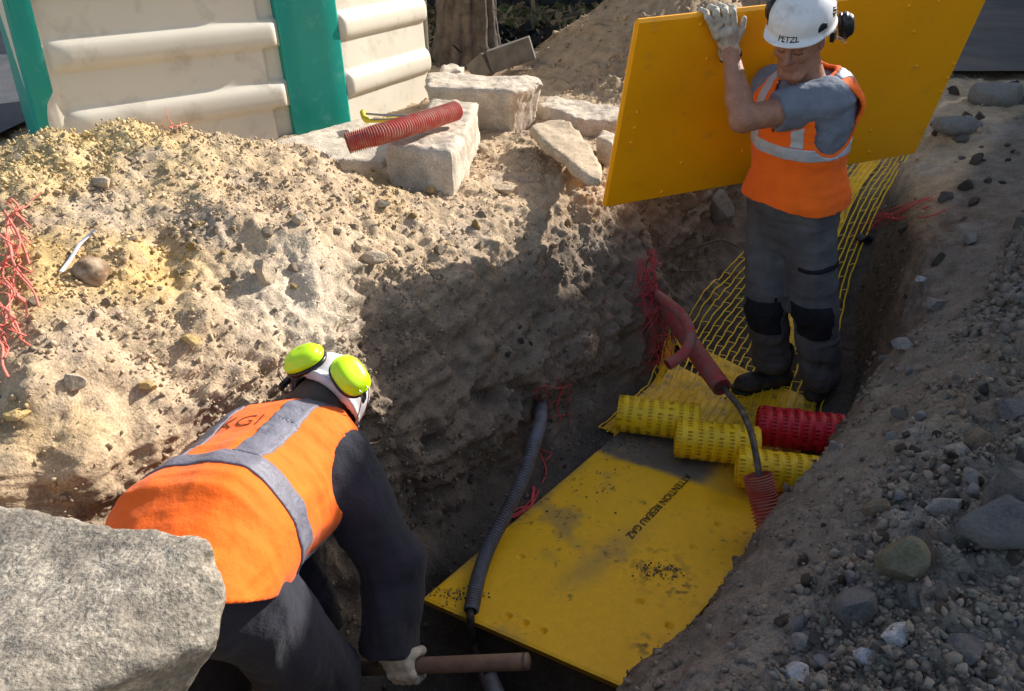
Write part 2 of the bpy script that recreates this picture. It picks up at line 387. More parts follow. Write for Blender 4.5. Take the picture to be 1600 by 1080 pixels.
def bumps_right(x, y):
    h = 0
    for cx, cy, rx, ry, a in ((2.75, 4.3, .7, .9, .22), (3.1, 2.4, .8, .9, .35), (1.75, 1.35, .45, .5, .15), (1.35, 2.1, .35, .30, .06), (2.2, 3.0, .45, .4, .13), (3.3, 5.2, .8, .5, .18),
                           (1.1, 1.25, .3, .25, .05), (2.2, 1.9, .5, .45, .18), (2.9, 3.4, .5, .4, .16)):
        q = ((x - cx) / rx) ** 2 + ((y - cy) / ry) ** 2
        h = h + a * np.exp(-q * 1.6)
    return h
def spaced(keys):
    out = []
    for a, b, st in keys: out.append(np.arange(a, b - 1e-9, st))
    return np.concatenate(out)
Sg = spaced([(-2, -.2, .1), (-.2, .3, .03), (.3, .9, .012), (.9, 3.6, .0095), (3.6, 4.8, .015), (4.8, 7, .04), (7, 14.01, .3)])
secs = section(Sg)                                  # (S,17,2)
cnt = [18, 70, 36, 26, 28, 20, 12, 12, 12, 56, 30, 26, 14, 22, 34, 90, 24]
W = []
for i in range(16):
    k = cnt[i]
    t = np.linspace(0, 1, k, endpoint=False)[:, None]
    if i == 0: t = t ** .6
    if i == 15: t = t ** 1.6
    W.append((secs[:, None, i, :] * (1 - t) + secs[:, None, i + 1, :] * t))
W.append(secs[:, -1:, :])
G = np.concatenate(W, 1)                            # (S,K,2) n,z
# round the corners of the sections and of the keys
def smooth1(A, axis, it):
    for _ in range(it):
        B = A.copy(); sl = [slice(None)] * 3; s0 = sl.copy(); s1 = sl.copy(); s0[axis] = slice(0, -2); s1[axis] = slice(2, None); sl[axis] = slice(1, -1)
        B[tuple(sl)] = .5 * A[tuple(sl)] + .25 * (A[tuple(s0)] + A[tuple(s1)]); A = B
    return A
G = smooth1(G, 1, 14); G = smooth1(G, 0, 30)
nS, nK = G.shape[:2]
Sfull = np.repeat(Sg[:, None], nK, 1)
GX, GY = XY(Sfull, G[..., 0]); GZ = G[..., 1].copy()
# meander of the walls
wallm = sm((1.02 - GZ) / .15)
GX0, GY0 = GX.copy(), GY.copy()
hl = heap_left(GX, GY) * sm((-1.5 - G[..., 0]) / .35)
GZ = GZ - pit(GX, GY) + hl + heap_back(GX, GY) + bumps_right(GX, GY) * sm((G[..., 0] + .45) / .4)
def normals(X, Y, Z):
    P = np.stack([X, Y, Z], -1)
    du = np.gradient(P, axis=0); dv = np.gradient(P, axis=1)
    n = np.cross(du, dv); n /= np.linalg.norm(n, axis=-1, keepdims=True) + 1e-9
    flipz = np.where(n[nS // 2, 5, 2] < 0, -1, 1)
    return n * flipz
NV = normals(GX, GY, GZ)
nn = G[..., 0]; ss = Sfull
floorm = sm((nn + 1.60) / .1) * sm((-.60 - nn) / .08) * sm((ss - .2) / .3) * (1 - sm((ss - 4.2) / .5))     # 1 on the trench floor
slick = .8 * np.exp(-((nn + .46) / .13) ** 2) * sm((ss - .7) / .3) * (1 - sm((ss - 2.9) / .4))                       # the smeared right lip
rightb = sm((nn + .35) / .3)
leftwall = sm((-1.5 - nn) / .1) * sm((1.0 - G[..., 1]) / .12)
heapm = sm(hl / .12)
edge = 1 - sm((np.abs(ss - 3) - 6) / 3)
big = fbm(GX, GY, GZ, 2.6, 3, 3) * .05
mid = -fbm(GX, GY, GZ, 8, 4, 11, .55, True) * .024 + fbm(GX * .35, GY * .35, GZ * 1.6, 11, 3, 15, .6, True) * .016 * leftwall
clod = np.maximum(0, fbm(GX, GY, GZ, 22, 3, 61, .6)) ** 1.2 * .045 + np.maximum(0, fbm(GX, GY, GZ, 55, 2, 63)) * .012
fin = fbm(GX, GY, GZ, 38, 3, 21, .6) * .011
grain = fbm(GX, GY, GZ, 90, 2, 31, .6) * .005
dens = np.ones_like(nn)
famp = 1 - .8 * floorm - .35 * slick
rill = fbm(GX * .9 + GY * .45, GX * -.2 + GY * .3, GZ * .4, 6, 3, 131, .5) * .045 * heapm
Xh, Yh = GX, GY
disp = rill + big * (1 + .6 * heapm) * (1 - .9 * floorm) + mid * famp * (1 + .5 * leftwall) + clod * (.35 + 1.3 * sm(heap_back(Xh, Yh) / .08) + 1.9 * rightb + .3 * heapm + .6 * leftwall) * (1 - .85 * floorm) * (1 - .6 * slick) + fin * (1 - .5 * floorm) * (1 - .5 * slick) + grain
# cavities low in the left wall, by the bending man
cav = fbm(GX, GY, GZ, 7, 3, 77, .55)
disp -= .16 * np.clip(cav - .05, 0, 1) * leftwall * sm((.75 - G[..., 1]) / .25)
# smooth ledge bulge ending in a tip near the rolls
disp += .07 * np.exp(-((ss - 2.95) / .25) ** 2) * np.exp(-((nn + 1.66) / .14) ** 2)
# the cavity the ducts come out of
disp -= .10 * np.exp(-((ss - 3.30) / .18) ** 2) * np.exp(-((nn + 1.83) / .12) ** 2)
GX = GX + NV[..., 0] * disp * edge; GY = GY + NV[..., 1] * disp * edge; GZ = GZ + NV[..., 2] * disp * edge
NV = normals(GX, GY, GZ)
# colours of the different earths
def lerp(a, b, t): return a + (b - a) * t[..., None]
c = np.zeros(GX.shape + (3,)) + np.array([.445, .338, .228])
n1 = fbm(GX, GY, GZ, 2.2, 4, 41); n2 = fbm(GX, GY, GZ, 5.5, 4, 51); n3 = fbm(GX, GY, GZ, 1.3, 3, 91)
c = lerp(c, np.array([.46, .315, .125]), sm(n1 * 2.2 + .1) * heapm * .75)                        # ochre clay
c = lerp(c, np.array([.52, .39, .175]), sm(1.2 - np.hypot(GX + 1.75, GY - 2.75) * 1.1) * heapm * .8)
c = lerp(c, np.array([.58, .40, .16]), np.exp(-(((GX + 1.02) / .12) ** 2 + ((GY - 2.0) / .15) ** 2)) * .8)
c = lerp(c, np.array([.36, .30, .25]), sm(n2 * 2.0 - .1) * .6)
c = lerp(c, np.array([.50, .42, .32]), sm(-n2 * 2.2 - .45) * .5)
c = lerp(c, np.array([.62, .57, .50]), np.exp(-(((nn + 1.82) / .16) ** 2)) * sm((1.6 - ss) / .5) * sm((ss - .8) / .4) * .45)   # chalky lip
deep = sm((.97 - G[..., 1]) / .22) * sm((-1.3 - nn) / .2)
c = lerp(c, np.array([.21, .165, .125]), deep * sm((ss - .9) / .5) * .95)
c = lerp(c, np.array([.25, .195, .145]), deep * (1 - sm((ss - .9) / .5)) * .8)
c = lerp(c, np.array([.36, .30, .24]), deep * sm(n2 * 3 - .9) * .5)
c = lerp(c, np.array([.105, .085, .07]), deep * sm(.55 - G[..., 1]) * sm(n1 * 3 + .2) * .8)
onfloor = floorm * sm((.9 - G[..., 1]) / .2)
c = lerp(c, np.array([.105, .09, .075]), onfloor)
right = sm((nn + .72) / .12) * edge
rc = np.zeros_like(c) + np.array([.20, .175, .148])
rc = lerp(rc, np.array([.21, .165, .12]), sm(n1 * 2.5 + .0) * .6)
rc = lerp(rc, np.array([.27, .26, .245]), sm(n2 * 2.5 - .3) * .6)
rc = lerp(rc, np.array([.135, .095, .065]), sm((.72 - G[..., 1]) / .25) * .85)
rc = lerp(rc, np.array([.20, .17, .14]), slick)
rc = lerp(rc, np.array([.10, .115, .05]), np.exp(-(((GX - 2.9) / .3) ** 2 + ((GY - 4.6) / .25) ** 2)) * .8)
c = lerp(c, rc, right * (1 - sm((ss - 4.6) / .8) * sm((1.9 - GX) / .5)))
far = sm((GY - 5.8) / 1.0) * (1 - sm(heap_back(GX, GY) / .1))
c = lerp(c, np.array([.30, .235, .155]), far)
c = lerp(c, np.array([.13, .15, .06]), far * sm(n2 * 3 - .2) * .7)
hb = sm(heap_back(GX, GY) / .08)
c = lerp(c, np.array([.36, .27, .18]), hb)
c = np.clip(c, .01, .9)
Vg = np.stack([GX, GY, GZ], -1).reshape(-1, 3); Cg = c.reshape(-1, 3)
Fg = grid_faces(nS, nK)
cent = lambda A: (A[:-1, :-1] + A[1:, 1:]) * .5
isheap = (cent(hl) > .05).reshape(-1); isback = (cent(heap_back(GX, GY)) > .05).reshape(-1)
def submesh(name, mask):
    F_ = Fg[mask]; u, inv = np.unique(F_, return_inverse=True)
    return npmesh(name, Vg[u], inv.reshape(F_.shape), Cg[u])
nf = np.cross(Vg[Fg[0, 1]] - Vg[Fg[0, 0]], Vg[Fg[0, 2]] - Vg[Fg[0, 0]])
if nf[2] < 0: Fg = Fg[:, ::-1]
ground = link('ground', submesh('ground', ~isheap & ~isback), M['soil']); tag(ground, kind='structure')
heap = link('dirt_heap', submesh('dirt_heap', isheap), M['soil'])
tag(heap, 'sunlit heap of ochre and grey spoil piled in front of the beige cabin', 'dirt heap')
backheap = link('sand_heap', submesh('sand_heap', isback), M['soil'])
tag(backheap, 'tall heap of brown sand behind the upright yellow plate', 'sand heap')
GB = BVHTree.FromPolygons([tuple(v) for v in Vg[np.unique(Fg[::1])]] if False else Vg.tolist(), Fg.tolist())
def gz(x, y, z0=3.0):
    h = GB.ray_cast(Vector((x, y, z0)), Vector((0, 0, -1)))
    return h[0].z if h[0] else 1.0
def hit(px, py):
    """the place on the ground the photograph shows at that pixel"""
    r = ray(px, py); h = GB.ray_cast(Vector(O3), Vector(r).normalized())
    return np.array(h[0]), np.array(h[1])
# far ground sheet, out to the horizon
og = bpy.data.meshes.new('outer_ground')
_in = [XY(-1.9, -8.9), XY(-1.9, 6.9), XY(13.9, 6.9), XY(13.9, -8.9)]; _out = [XY(-150, -150), XY(-150, 150), XY(150, 150), XY(150, -150)]
me = npmesh('outer_ground', [(*p, .96) for p in _in] + [(*p, .96) for p in _out], [(i, (i + 1) % 4, 4 + (i + 1) % 4, 4 + i) for i in range(4)], [(.2, .17, .12)] * 8)
tag(link('outer_ground', me, M['soil']), kind='structure')
bpy.data.meshes.remove(og)
# asphalt road beyond the right bank
rd = []
for y in np.linspace(5.6, 40, 40): rd.append([(2.45 + .1 * math.sin(y * 1.7) + (y - 5.6) * .02, y, 1.05), (16, y, 1.05)])
rd = np.array(rd).reshape(-1, 3)
tag(link('road', npmesh('road', rd, grid_faces(40, 2)[:, ::-1]), M['asphalt']), kind='structure')
rd = np.array([[(-2.75, y, 1.03), (-14, y, 1.03)] for y in np.linspace(2.5, 14, 20)]).reshape(-1, 3)
tag(link('pavement', npmesh('pavement', rd, grid_faces(20, 2)), M['asphalt']), kind='structure')

# ------------------------------------------------------------------ the site cabin (portable toilet)
def cabin():
    root = empty('portable_toilet', (-1.2, 4.8, .95))
    tag(root, 'beige and teal plastic portable toilet cabin behind the dirt heap', 'portable toilet')
    S1 = np.array([-1.185, 4.14]); S2 = np.array([-.918, 4.34]); e1 = np.array([.783, .622]); e2 = np.array([.466, .885])
    z0, z1 = .93, 3.2
    Zs = np.arange(z0, z1, .012)
    def rib(z):
        r = 0
        for k in range(7):
            q = (z - (1.215 + .30 * k)) / .066
            r = r + np.clip(1 - np.abs(q) ** 2.6, 0, 1) ** .55
        return r
    def panel(A, e, L, a0, a1, name, label=None, slope=.05):
        nrm = np.array([e[1], -e[0]])
        a = np.arange(0, L + .001, .012)
        Aa, Z = np.meshgrid(a, Zs, indexing='ij')
        # rounded rib ends
        e_end = np.clip(np.minimum((Aa - a0) / .035, (a1 - Aa) / .035), 0, 1); e_end = np.sqrt(1 - (1 - e_end) ** 2)
        off = .034 * rib(Z) * e_end - .006 * fbm(Aa, Z, Z * 0, 3, 2, 5)
        # recess beside the corner strip and rounded outer corner
        off = off - .035 * sm((a0 - .015 - Aa) / .02)*1.0
        off = off - slope * (Z - z0) * 1.0
        rnd = np.clip((Aa - (L - .05)) / .05, 0, 1); off = off - .05 * (1 - np.sqrt(1 - rnd ** 2 + 1e-6))
        X = A[0] + e[0] * Aa + nrm[0] * off; Y = A[1] + e[1] * Aa + nrm[1] * off
        V = np.stack([X, Y, Z], -1).reshape(-1, 3); F_ = grid_faces(len(a), len(Zs))
        if np.cross(V[F_[0, 1]] - V[F_[0, 0]], V[F_[0, 2]] - V[F_[0, 0]])[:2] @ nrm < 0: F_ = F_[:, ::-1]
        o = link(name, npmesh(name, V, F_), M['beige'], root)
        if label: o['label'] = label
        return o
    # left wall runs from the strip back towards the left corner; mirror e so that "a" starts at the strip
    def panel_left():
        L = 1.19; nrm = np.array([e1[1], -e1[0]]); a = np.arange(0, L + .001, .012)
        Aa, Z = np.meshgrid(a, Zs, indexing='ij')
        e_end = np.clip(np.minimum((Aa - .012) / .035, (1.07 - Aa) / .10), 0, 1); e_end = np.sqrt(1 - (1 - e_end) ** 2)
        off = .036 * rib(Z) * e_end
        off = off - .03 * sm((.10 - Aa) / .02) * (1 - np.clip(rib(Z) * 3, 0, 1))
        off = off + (.014 + .003 * rib(Z)) * sm((Aa - 1.07) / .02) * (1 - sm((Aa - 1.13) / .06)) - .05 * sm((Aa - 1.13) / .06) ** 2
        off = off - .06 * (Z - z0)
        X = S1[0] - e1[0] * Aa + nrm[0] * off; Y = S1[1] - e1[1] * Aa + nrm[1] * off
        V = np.stack([X, Y, Z], -1).reshape(-1, 3); F_ = grid_faces(len(a), len(Zs))
        if np.cross(V[F_[0, 1]] - V[F_[0, 0]], V[F_[0, 2]] - V[F_[0, 0]])[:2] @ nrm < 0: F_ = F_[:, ::-1]
        return link('ribbed_wall', npmesh('ribbed_wall', V, F_), M['beige'], root)
    panel_left()['label'] = 'beige wall panel with horizontal ribs, left of the middle teal strip'
    panel(S2, e2, .86, .015, .86, 'ribbed_wall')['label'] = 'bright sunlit beige wall panel, right of the middle teal strip'
    # corner strips
    def strip(P, Q, d, label, bow=0):
        P = np.array(P); Q = np.array(Q); t = (Q - P) / np.linalg.norm(Q - P); nn_ = np.array([t[1], -t[0]])
        pts = []
        for u, o in ((0, -.06), (0, d * .7), (.03, d), (.28, d * 1.05), (.5, d * 1.08), (.72, d * 1.05), (.97, d), (1, d * .7), (1, -.06)):
            pts.append(P + (Q - P) * u + nn_ * o)
        pts = np.array(pts); zz = np.linspace(z0 - .02, z1, 24)
        V = np.array([[(p[0] - nn_[0] * .05 * (z - z0) + bow * t[0] * math.sin(z * 2.2), p[1] - nn_[1] * .05 * (z - z0), z) for z in zz] for p in pts]).reshape(-1, 3)
        F_ = grid_faces(len(pts), 24)
        o = link('corner_strip', npmesh('corner_strip', V, F_ if np.cross(V[F_[60, 1]] - V[F_[60, 0]], V[F_[60, 2]] - V[F_[60, 0]])[:2] @ nn_ > 0 else F_[:, ::-1]), M['teal'], root)
        o['label'] = label; return o
    strip(S1 - .0 * e1, S2 + .0 * e2, .014, 'teal strip between the two beige walls')
    C0 = S1 - e1 * 1.185
    strip(C0 + np.array([-.17, .20]), C0 + np.array([.005, .012]), .03, 'dark teal strip on the left corner')
    # back walls and roof close the body
    B = [S1, S2, S2 + e2 * .86, S2 + e2 * .86 + np.array([-1.1, .75]), C0 + np.array([-.55, 1.1]), C0 + np.array([-.17, .20]), C0]
    poly = np.array([b * .985 + np.array([-1.3, 4.8]) * .015 for b in B]); n = len(poly)
    V = np.vstack([np.c_[poly, np.full(n, z0)], np.c_[poly, np.full(n, z1)]])
    Fs = [[i, (i + 1) % n, n + (i + 1) % n, n + i] for i in range(2, n - 1)]
    mk('back_wall', [(V, Fs)], M['beige'], root, smooth=False)
    c0 = poly.mean(0); V2 = np.vstack([np.c_[c0 + (poly - c0) * 1.04, np.full(n, z1)], np.c_[c0 + (poly - c0) * .9, np.full(n, z1 + .14)]])
    me_ = bpy.data.meshes.new('roof'); me_.from_pydata(V2.tolist(), [], [[i, (i + 1) % n, n + (i + 1) % n, n + i] for i in range(n)] + [list(range(n, 2 * n)), list(range(n))[::-1]])
    link('roof', me_, M['teal'], root, smooth=False)
cabin()

# ------------------------------------------------------------------ stone blocks and slabs
def sdfobj(name, fn, lo, hi, h, m, label=None, cat=None, parent=None, group=None, loc=None):
    P, Fq = nets(fn, lo, hi, h)
    if loc is not None:
        P = P - np.asarray(loc)
    o = link(name, npmesh(name, P, Fq), m, None)
    if loc is not None: o.location = loc
    if parent is not None:
        o.parent = parent
        bpy.context.view_layer.update(); o.matrix_parent_inverse = parent.matrix_world.inverted()
    tag(o, label, cat, group); return o
def stone_prism(name, poly, z0, z1, rnd, amp, m, label, cat, h=.011, seed=1, tilt=(0, 0), freq=14, taper=0.0, group=None):
    poly = np.array(poly); c0 = poly.mean(0); lo = np.r_[poly.min(0) - .06, z0 - .06 ]; hi = np.r_[poly.max(0) + .06, z1 + .10]
    def fn(X, Y, Z):
        Zt = Z - (X - c0[0]) * tilt[0] - (Y - c0[1]) * tilt[1]
        d2 = polyd(X, Y, poly) + taper * (Zt - z0)
        dz = np.abs(Zt - (z0 + z1) / 2) - (z1 - z0) / 2
        d = smax(d2, dz, rnd)
        X_, Y_, Z_ = np.broadcast_arrays(X, Y, Z)
        return d + amp * fbm(X_, Y_, Z_, freq * .5, 2, seed) * 1.3 + amp * .7 * fbm(X_, Y_, Z_, freq * 1.7, 3, seed + 5, ridge=True)
    return sdfobj(name, fn, lo, hi, h, m, label, cat, group=group, loc=(c0[0], c0[1], z0))
def xy(px, py, z): return PZ(px, py, z)[:2]
# big pale blocks by the cabin (outlines of their tops)
zt = 1.22
stone_prism('stone_block', [xy(603, 224, zt), xy(705, 234, zt), xy(728, 212, zt), xy(749, 158, zt), xy(672, 152, zt)], 1.0, zt, .03, .012, M['limestone'],
            'pale limestone kerb block with the red duct lying across it', 'stone block', seed=3)
zt = 1.24
stone_prism('stone_block', [xy(680, 131, zt), xy(775, 134, zt), xy(800, 138, zt), xy(833, 128, zt), xy(828, 122, zt), xy(760, 118, zt), xy(680, 116, zt)], .98, zt, .03, .014, M['limestone'],
            'big pale block with a scooped front, at the right corner of the cabin', 'stone block', seed=8, taper=-.25)
zt = 1.22
stone_prism('stone_block', [xy(688, 112, zt), xy(720, 110, zt), xy(726, 104, zt), xy(708, 98, zt), xy(688, 102, zt)], 1.0, zt, .03, .012, M['limestone'],
            'small pale rounded block at the foot of the tree trunk', 'stone block', seed=9)
zt = 1.10
stone_prism('kerb_slab', [xy(420, 222, zt), xy(500, 248, zt), xy(600, 250, zt), xy(700, 190, zt), xy(560, 185, zt)], .96, zt, .02, .008, M['limestone'],
            'long flat kerb stone under the teal strip of the cabin', 'kerb stone', seed=12)
stone_prism('concrete_slab', [xy(826, 196, 1.13), xy(868, 184, 1.13), xy(905, 200, 1.13), xy(925, 222, 1.12), xy(944, 252, 1.1), xy(944, 284, 1.08), xy(915, 278, 1.08), xy(880, 246, 1.1), xy(846, 226, 1.1)], 1.055, 1.115, .015, .010, M['slab'],
            'flat broken slab of sandy mortar lying left of the upright yellow plate', 'broken slab', seed=15, tilt=(-.05, .05))
stone_prism('kerb_slab', [xy(836, 160, 1.1), xy(905, 184, 1.1), xy(975, 186, 1.1), xy(985, 168, 1.1), xy(930, 160, 1.1), xy(860, 146, 1.1)], .97, 1.10, .02, .014, M['limestone'],
            'rough long kerb stone behind the flat broken slab', 'kerb stone', seed=17)
stone_prism('stone_block', [xy(930, 214, 1.12), xy(960, 226, 1.12), xy(968, 206, 1.12), xy(940, 198, 1.12)], .98, 1.12, .02, .012, M['limestone'],
            'small rough block beside the left edge of the upright yellow plate', 'stone block', seed=19)
stone_prism('stone_block', [xy(606, 190, 1.16), xy(640, 178, 1.16), xy(668, 160, 1.16), xy(640, 160, 1.16)], .98, 1.1, .02, .008, M['limestone'], 'low stone between the cabin wall and the red duct', 'stone block', seed=29)
# near concrete block
def nearblock():
    poly = np.array([(-1.75, 1.14), (-.93, 1.015), (-.70, .955), (-.51, .915), (-.455, .875), (-.435, .775), (-.60, .66), (-.95, .46), (-1.9, .35)])
    def fn(X, Y, Z):
        d2 = polyd(X, Y, poly) + .28 * (1.205 - Z); zc = Z - .02 * (X + .9)
        top = zc - 1.205
        slant = (X + .45) * .52 - (Y - .83) * .42 + (Z - 1.2) * .75 + .045 
        d = smax(smax(smax(d2, top, .014), .86 - Z, .03), slant, .016)
        d = smax(d, (X + .445) * .8 - (Z - 1.13) * .6 + 0 * Y, .02)
        X_, Y_, Z_ = np.broadcast_arrays(X, Y, Z)
        d = d + .014 * fbm(X_, Y_, Z_, 7, 4, 5) + .0045 * fbm(X_, Y_, Z_, 45, 2, 9, .6)
        # chipped corner holes
        for q in ((-.50, .885, 1.195, .012), (-.485, .865, 1.185, .008)): d = smax(d, -(L3(X - q[0], Y - q[1], (Z - q[2]) * 1.3) - q[3] - .006 * fbm(X_, Y_, Z_, 60, 2, 3)), .012)
        return d
    o = sdfobj('concrete_block', fn, (-1.3, .33, .80), (-.42, 1.2, 1.27), .0075, M['concrete'], 'big grey weathered concrete block in the near left corner', 'concrete block', loc=(-.9, .8, .86))
nearblock()
stone_prism('stone', [(-.50, .62), (-.42, .76), (-.49, .84), (-.62, .80), (-.75, .6)], .70, .93, .03, .015, M['concrete'], 'dark rough stone wedged under the big concrete block', 'stone', seed=31)

# ------------------------------------------------------------------ yellow protection plates
def plate(name, C, th, m, root, dimples=(), studs=(), thick_dir=1, nu=60, nv=40):
    """C: TL TR BR BL world corners of the visible face"""
    C = [np.array(c_) for c_ in C]
    def S(u, v): return (C[0] * (1 - u) + C[1] * u) * (1 - v) + (C[3] * (1 - u) + C[2] * u) * v
    n = np.cross(C[1] - C[0], C[3] - C[0]); n /= np.linalg.norm(n)
    me_ = bpy.data.meshes.new(name); bm = bmesh.new()
    f = [bm.verts.new(c_) for c_ in C]; b = [bm.verts.new(c_ + n * th * thick_dir) for c_ in C]
    fs = [f, b[::-1]] + [[f[i], b[i], b[(i + 1) % 4], f[(i + 1) % 4]] for i in range(4)]
    for q in fs: bm.faces.new(q)
    bmesh.ops.recalc_face_normals(bm, faces=bm.faces[:])
    bmesh.ops.bevel(bm, geom=bm.edges[:], offset=.011, segments=1, affect='EDGES')
    bm.to_mesh(me_); bm.free()
    return link('plate', me_, m, root, smooth=False), S, n
def carried():
    k = 1.36
    C = [O3 + (np.array(p) - O3) * k for p in ((.34, 2.21, 1.84), (1.52, 2.62, 1.90), (1.49, 2.75, 1.31), (.30, 2.35, 1.25))]
    n__ = np.cross(C[1] - C[0], C[3] - C[0]); n__ /= np.linalg.norm(n__); r_ = C[2] - O3; C[2] = O3 + r_ * (((C[0] - O3) @ n__) / (r_ @ n__))
    root = empty('yellow_plate', tuple(C[3])); tag(root, 'yellow plastic plate carried upright by the standing worker', 'plate')
    o, S, n = plate('plate', C, .030, M['yellow'], root, thick_dir=1)
    # make sure the thickness lies behind the face (away from the camera)
    for q in [(1095, 38), (1105, 92), (996, 176), (992, 200), (986, 223), (1064, 255), (1034, 300), (1160, 236), (1164, 290), (1321, 68), (1310, 20), (1428, 50), (1432, 104), (1490, 100), (1481, 122), (1470, 143), (1360, 204), (1358, 238), (1466, 2), (1250, 230), (1420, 10)]:
        r = ray(*q); t = ((C[0] - O3) @ n) / (r @ n); p = O3 + r * t
        v = [(math.cos(a) * .0085, math.sin(a) * .0085) for a in np.linspace(0, 2 * math.pi, 10, endpoint=False)]
        e = (C[1] - C[0]); e /= np.linalg.norm(e); g = np.cross(n, e); fwd = -n if (n @ (O3 - p)) < 0 else n
        rings = [(1.0, -.001), (.85, .0035), (.45, .0055)]
        V = [p + e * (x * s) + g * (y * s) + fwd * h for s, h in rings for x, y in v] + [p + fwd * .006]
        F_ = [[a * 10 + i, a * 10 + (i + 1) % 10, (a + 1) * 10 + (i + 1) % 10, (a + 1) * 10 + i] for a in range(2) for i in range(10)] + [[20 + i, 20 + (i + 1) % 10, 30, 30] for i in range(10)]
        mk('stud', [(np.array(V), F_)], M['yellow'], root)
    for i in range(4):      # the small moulded dots near the corner
        r = ray(1012 + i * 6, 50 - i * .6); t = ((C[0] - O3) @ n) / (r @ n); p = O3 + r * t; fwd = n if n @ (O3 - p) > 0 else -n
        V, F_ = boxVF(p + fwd * .001, (.0022, .0022, .0022)); mk('stud', [(V, F_)], M['yellow'], root)
    return C, n
CAR, CARN = carried()
def floorplate():
    z = .062; tl = PZ(972, 670, z); A = PZ(660, 935, z); B = PZ(985, 1077, z); R_ = PZ(1190, 848, z)
    dl = (tl - A) / np.linalg.norm(tl - A); dr = (R_ - B) / np.linalg.norm(R_ - B)
    C = [A + dl * 1.38, B + dr * 1.34, B, A]
    root = empty('yellow_plate', tuple(A)); tag(root, 'yellow plastic plate lying flat in the trench, dusty, lettered in black', 'plate')
    pts = [(812, 845, 0)]
    holes = [(793, 963), (820, 974), (848, 986), (814, 870), (902, 797), (941, 763), (893, 748), (979, 729), (1084, 855), (1122, 819), (1000, 940), (1045, 978)]
    e = (C[2] - C[3]) / np.linalg.norm(C[2] - C[3]); L = 1.0
    # face built as a grid in (x,y) clipped by the outline, with real hollows
    poly = np.array([c_[:2] for c_ in C])
    hs = [PZ(px, py, z)[:2] for px, py in holes]
    lo = poly.min(0) - .02; hi = poly.max(0) + .02
    def S(u, v): return (C[3] * (1 - u) + C[2] * u) * (1 - v) + (C[0] * (1 - u) + C[1] * u) * v
    nu, nv = 130, 220
    U_, V_ = np.meshgrid(np.linspace(0, 1, nu), np.linspace(0, 1, nv), indexing='ij')
    P = S(U_[..., None], V_[..., None])
    dz = np.zeros(U_.shape)
    for h_ in hs:
        q = np.hypot(P[..., 0] - h_[0], P[..., 1] - h_[1]); dz = dz - .014 * (1 - sm((q - .0075) / .006)) + .0025 * np.exp(-((q - .017) / .004) ** 2)
    ed = np.minimum(np.minimum(U_, 1 - U_) * .77, np.minimum(V_, 1 - V_) * 1.35)
    dz = dz - .006 * (1 - np.sqrt(1 - np.clip(1 - ed / .006, 0, 1) ** 2 + 1e-9)) + .002 * fbm(P[..., 0], P[..., 1], P[..., 2] * 0, 2.5, 2, 3)
    P[..., 2] += dz
    V = P.reshape(-1, 3); F_ = grid_faces(nu, nv)
    if np.cross(V[F_[0, 1]] - V[F_[0, 0]], V[F_[0, 2]] - V[F_[0, 0]])[2] < 0: F_ = F_[:, ::-1]
    # skirt down to the underside
    idx = np.arange(nu * nv).reshape(nu, nv)
    ring = np.concatenate([idx[:, 0], idx[-1, 1:], idx[-2::-1, -1], idx[0, -2:0:-1]])
    Vb = V[ring].copy(); Vb[:, 2] = z - .024; base = len(V); k = np.arange(len(ring)); k2 = (k + 1) % len(ring)
    side = np.stack([ring[k], ring[k2], base + k2, base + k], 1)
    V = np.vstack([V, Vb]); F_ = np.vstack([F_, side])
    # dust lies thick at the far end and along the left edge: colour per place on the plate
    X, Y = V[:, 0], V[:, 1]
    u = np.concatenate([U_.ravel(), U_.ravel()[ring]]); v = np.concatenate([V_.ravel(), V_.ravel()[ring]])
    c_ = np.zeros((len(V), 3)) + np.array([.96, .53, .004])
    n1 = fbm(X, Y, X * 0, 5, 4, 71, .6); n2 = fbm(X, Y, X * 0, 24, 4, 72, .6); n3 = fbm(X, Y, X * 0, 70, 2, 73)
    dust = sm((v - .735 + .035 * n1 + (u - .3) * -.02) / .035) * (1 - .75 * sm((u - .50 + .05 * n1) / .12))
    dust = np.maximum(dust, sm((.06 + .10 * n1 - u) / .12) * .85)
    dust = np.maximum(dust, sm((n1 - .18) / .40) * .5)
    dust = np.maximum(dust, np.exp(-(((u - .50 - (v - .45) * .15) / .07) ** 2)) * sm((.62 - v) / .25) * sm((v - .12) / .2) * .45)
    dust = np.maximum(dust, sm((u - .88 + .08 * n1) / .15) * sm((v - .45) / .2) * .5)
    side_ = np.concatenate([np.zeros(nu * nv), np.ones(len(ring))])
    dust = np.clip(dust * (1 + .25 * n2), 0, 1)
    c_ = c_ * (1 - dust[:, None]) + np.array([.17, .145, .115]) * dust[:, None]
    spk = sm((n3 - .52) / .12) * sm(.3 + n1 * 2) * .8
    soil_ = np.maximum(spk, 0)
    for (px, py, rx, ry) in ((1030, 890, 40, 12), (1060, 915, 30, 8), (1160, 838, 14, 10), (1010, 1008, 20, 8), (950, 862, 16, 5)):
        p = PZ(px, py, z); q = PZ(px + rx, py, z); rr = np.linalg.norm(q - p)
        soil_ = np.maximum(soil_, np.exp(-((X - p[0]) ** 2 + (Y - p[1]) ** 2) / rr ** 2) * sm((n3 + n2 * .6 - .05) / .2) * .85)
    c_ = c_ * (1 - soil_[:, None]) + np.array([.075, .04, .02]) * soil_[:, None]
    c_[nu * nv:] = np.array([.62, .36, .01])
    o = link('plate', npmesh('plate', V, F_, c_), M['plateattr'], root)
    # printed lettering
    cu = bpy.data.curves.new('lettering', 'FONT'); cu.body = 'ATTENTION RESEAU GAZ'; cu.size = .062; cu.align_x = 'LEFT'; cu.extrude = .0; cu.offset = .0006
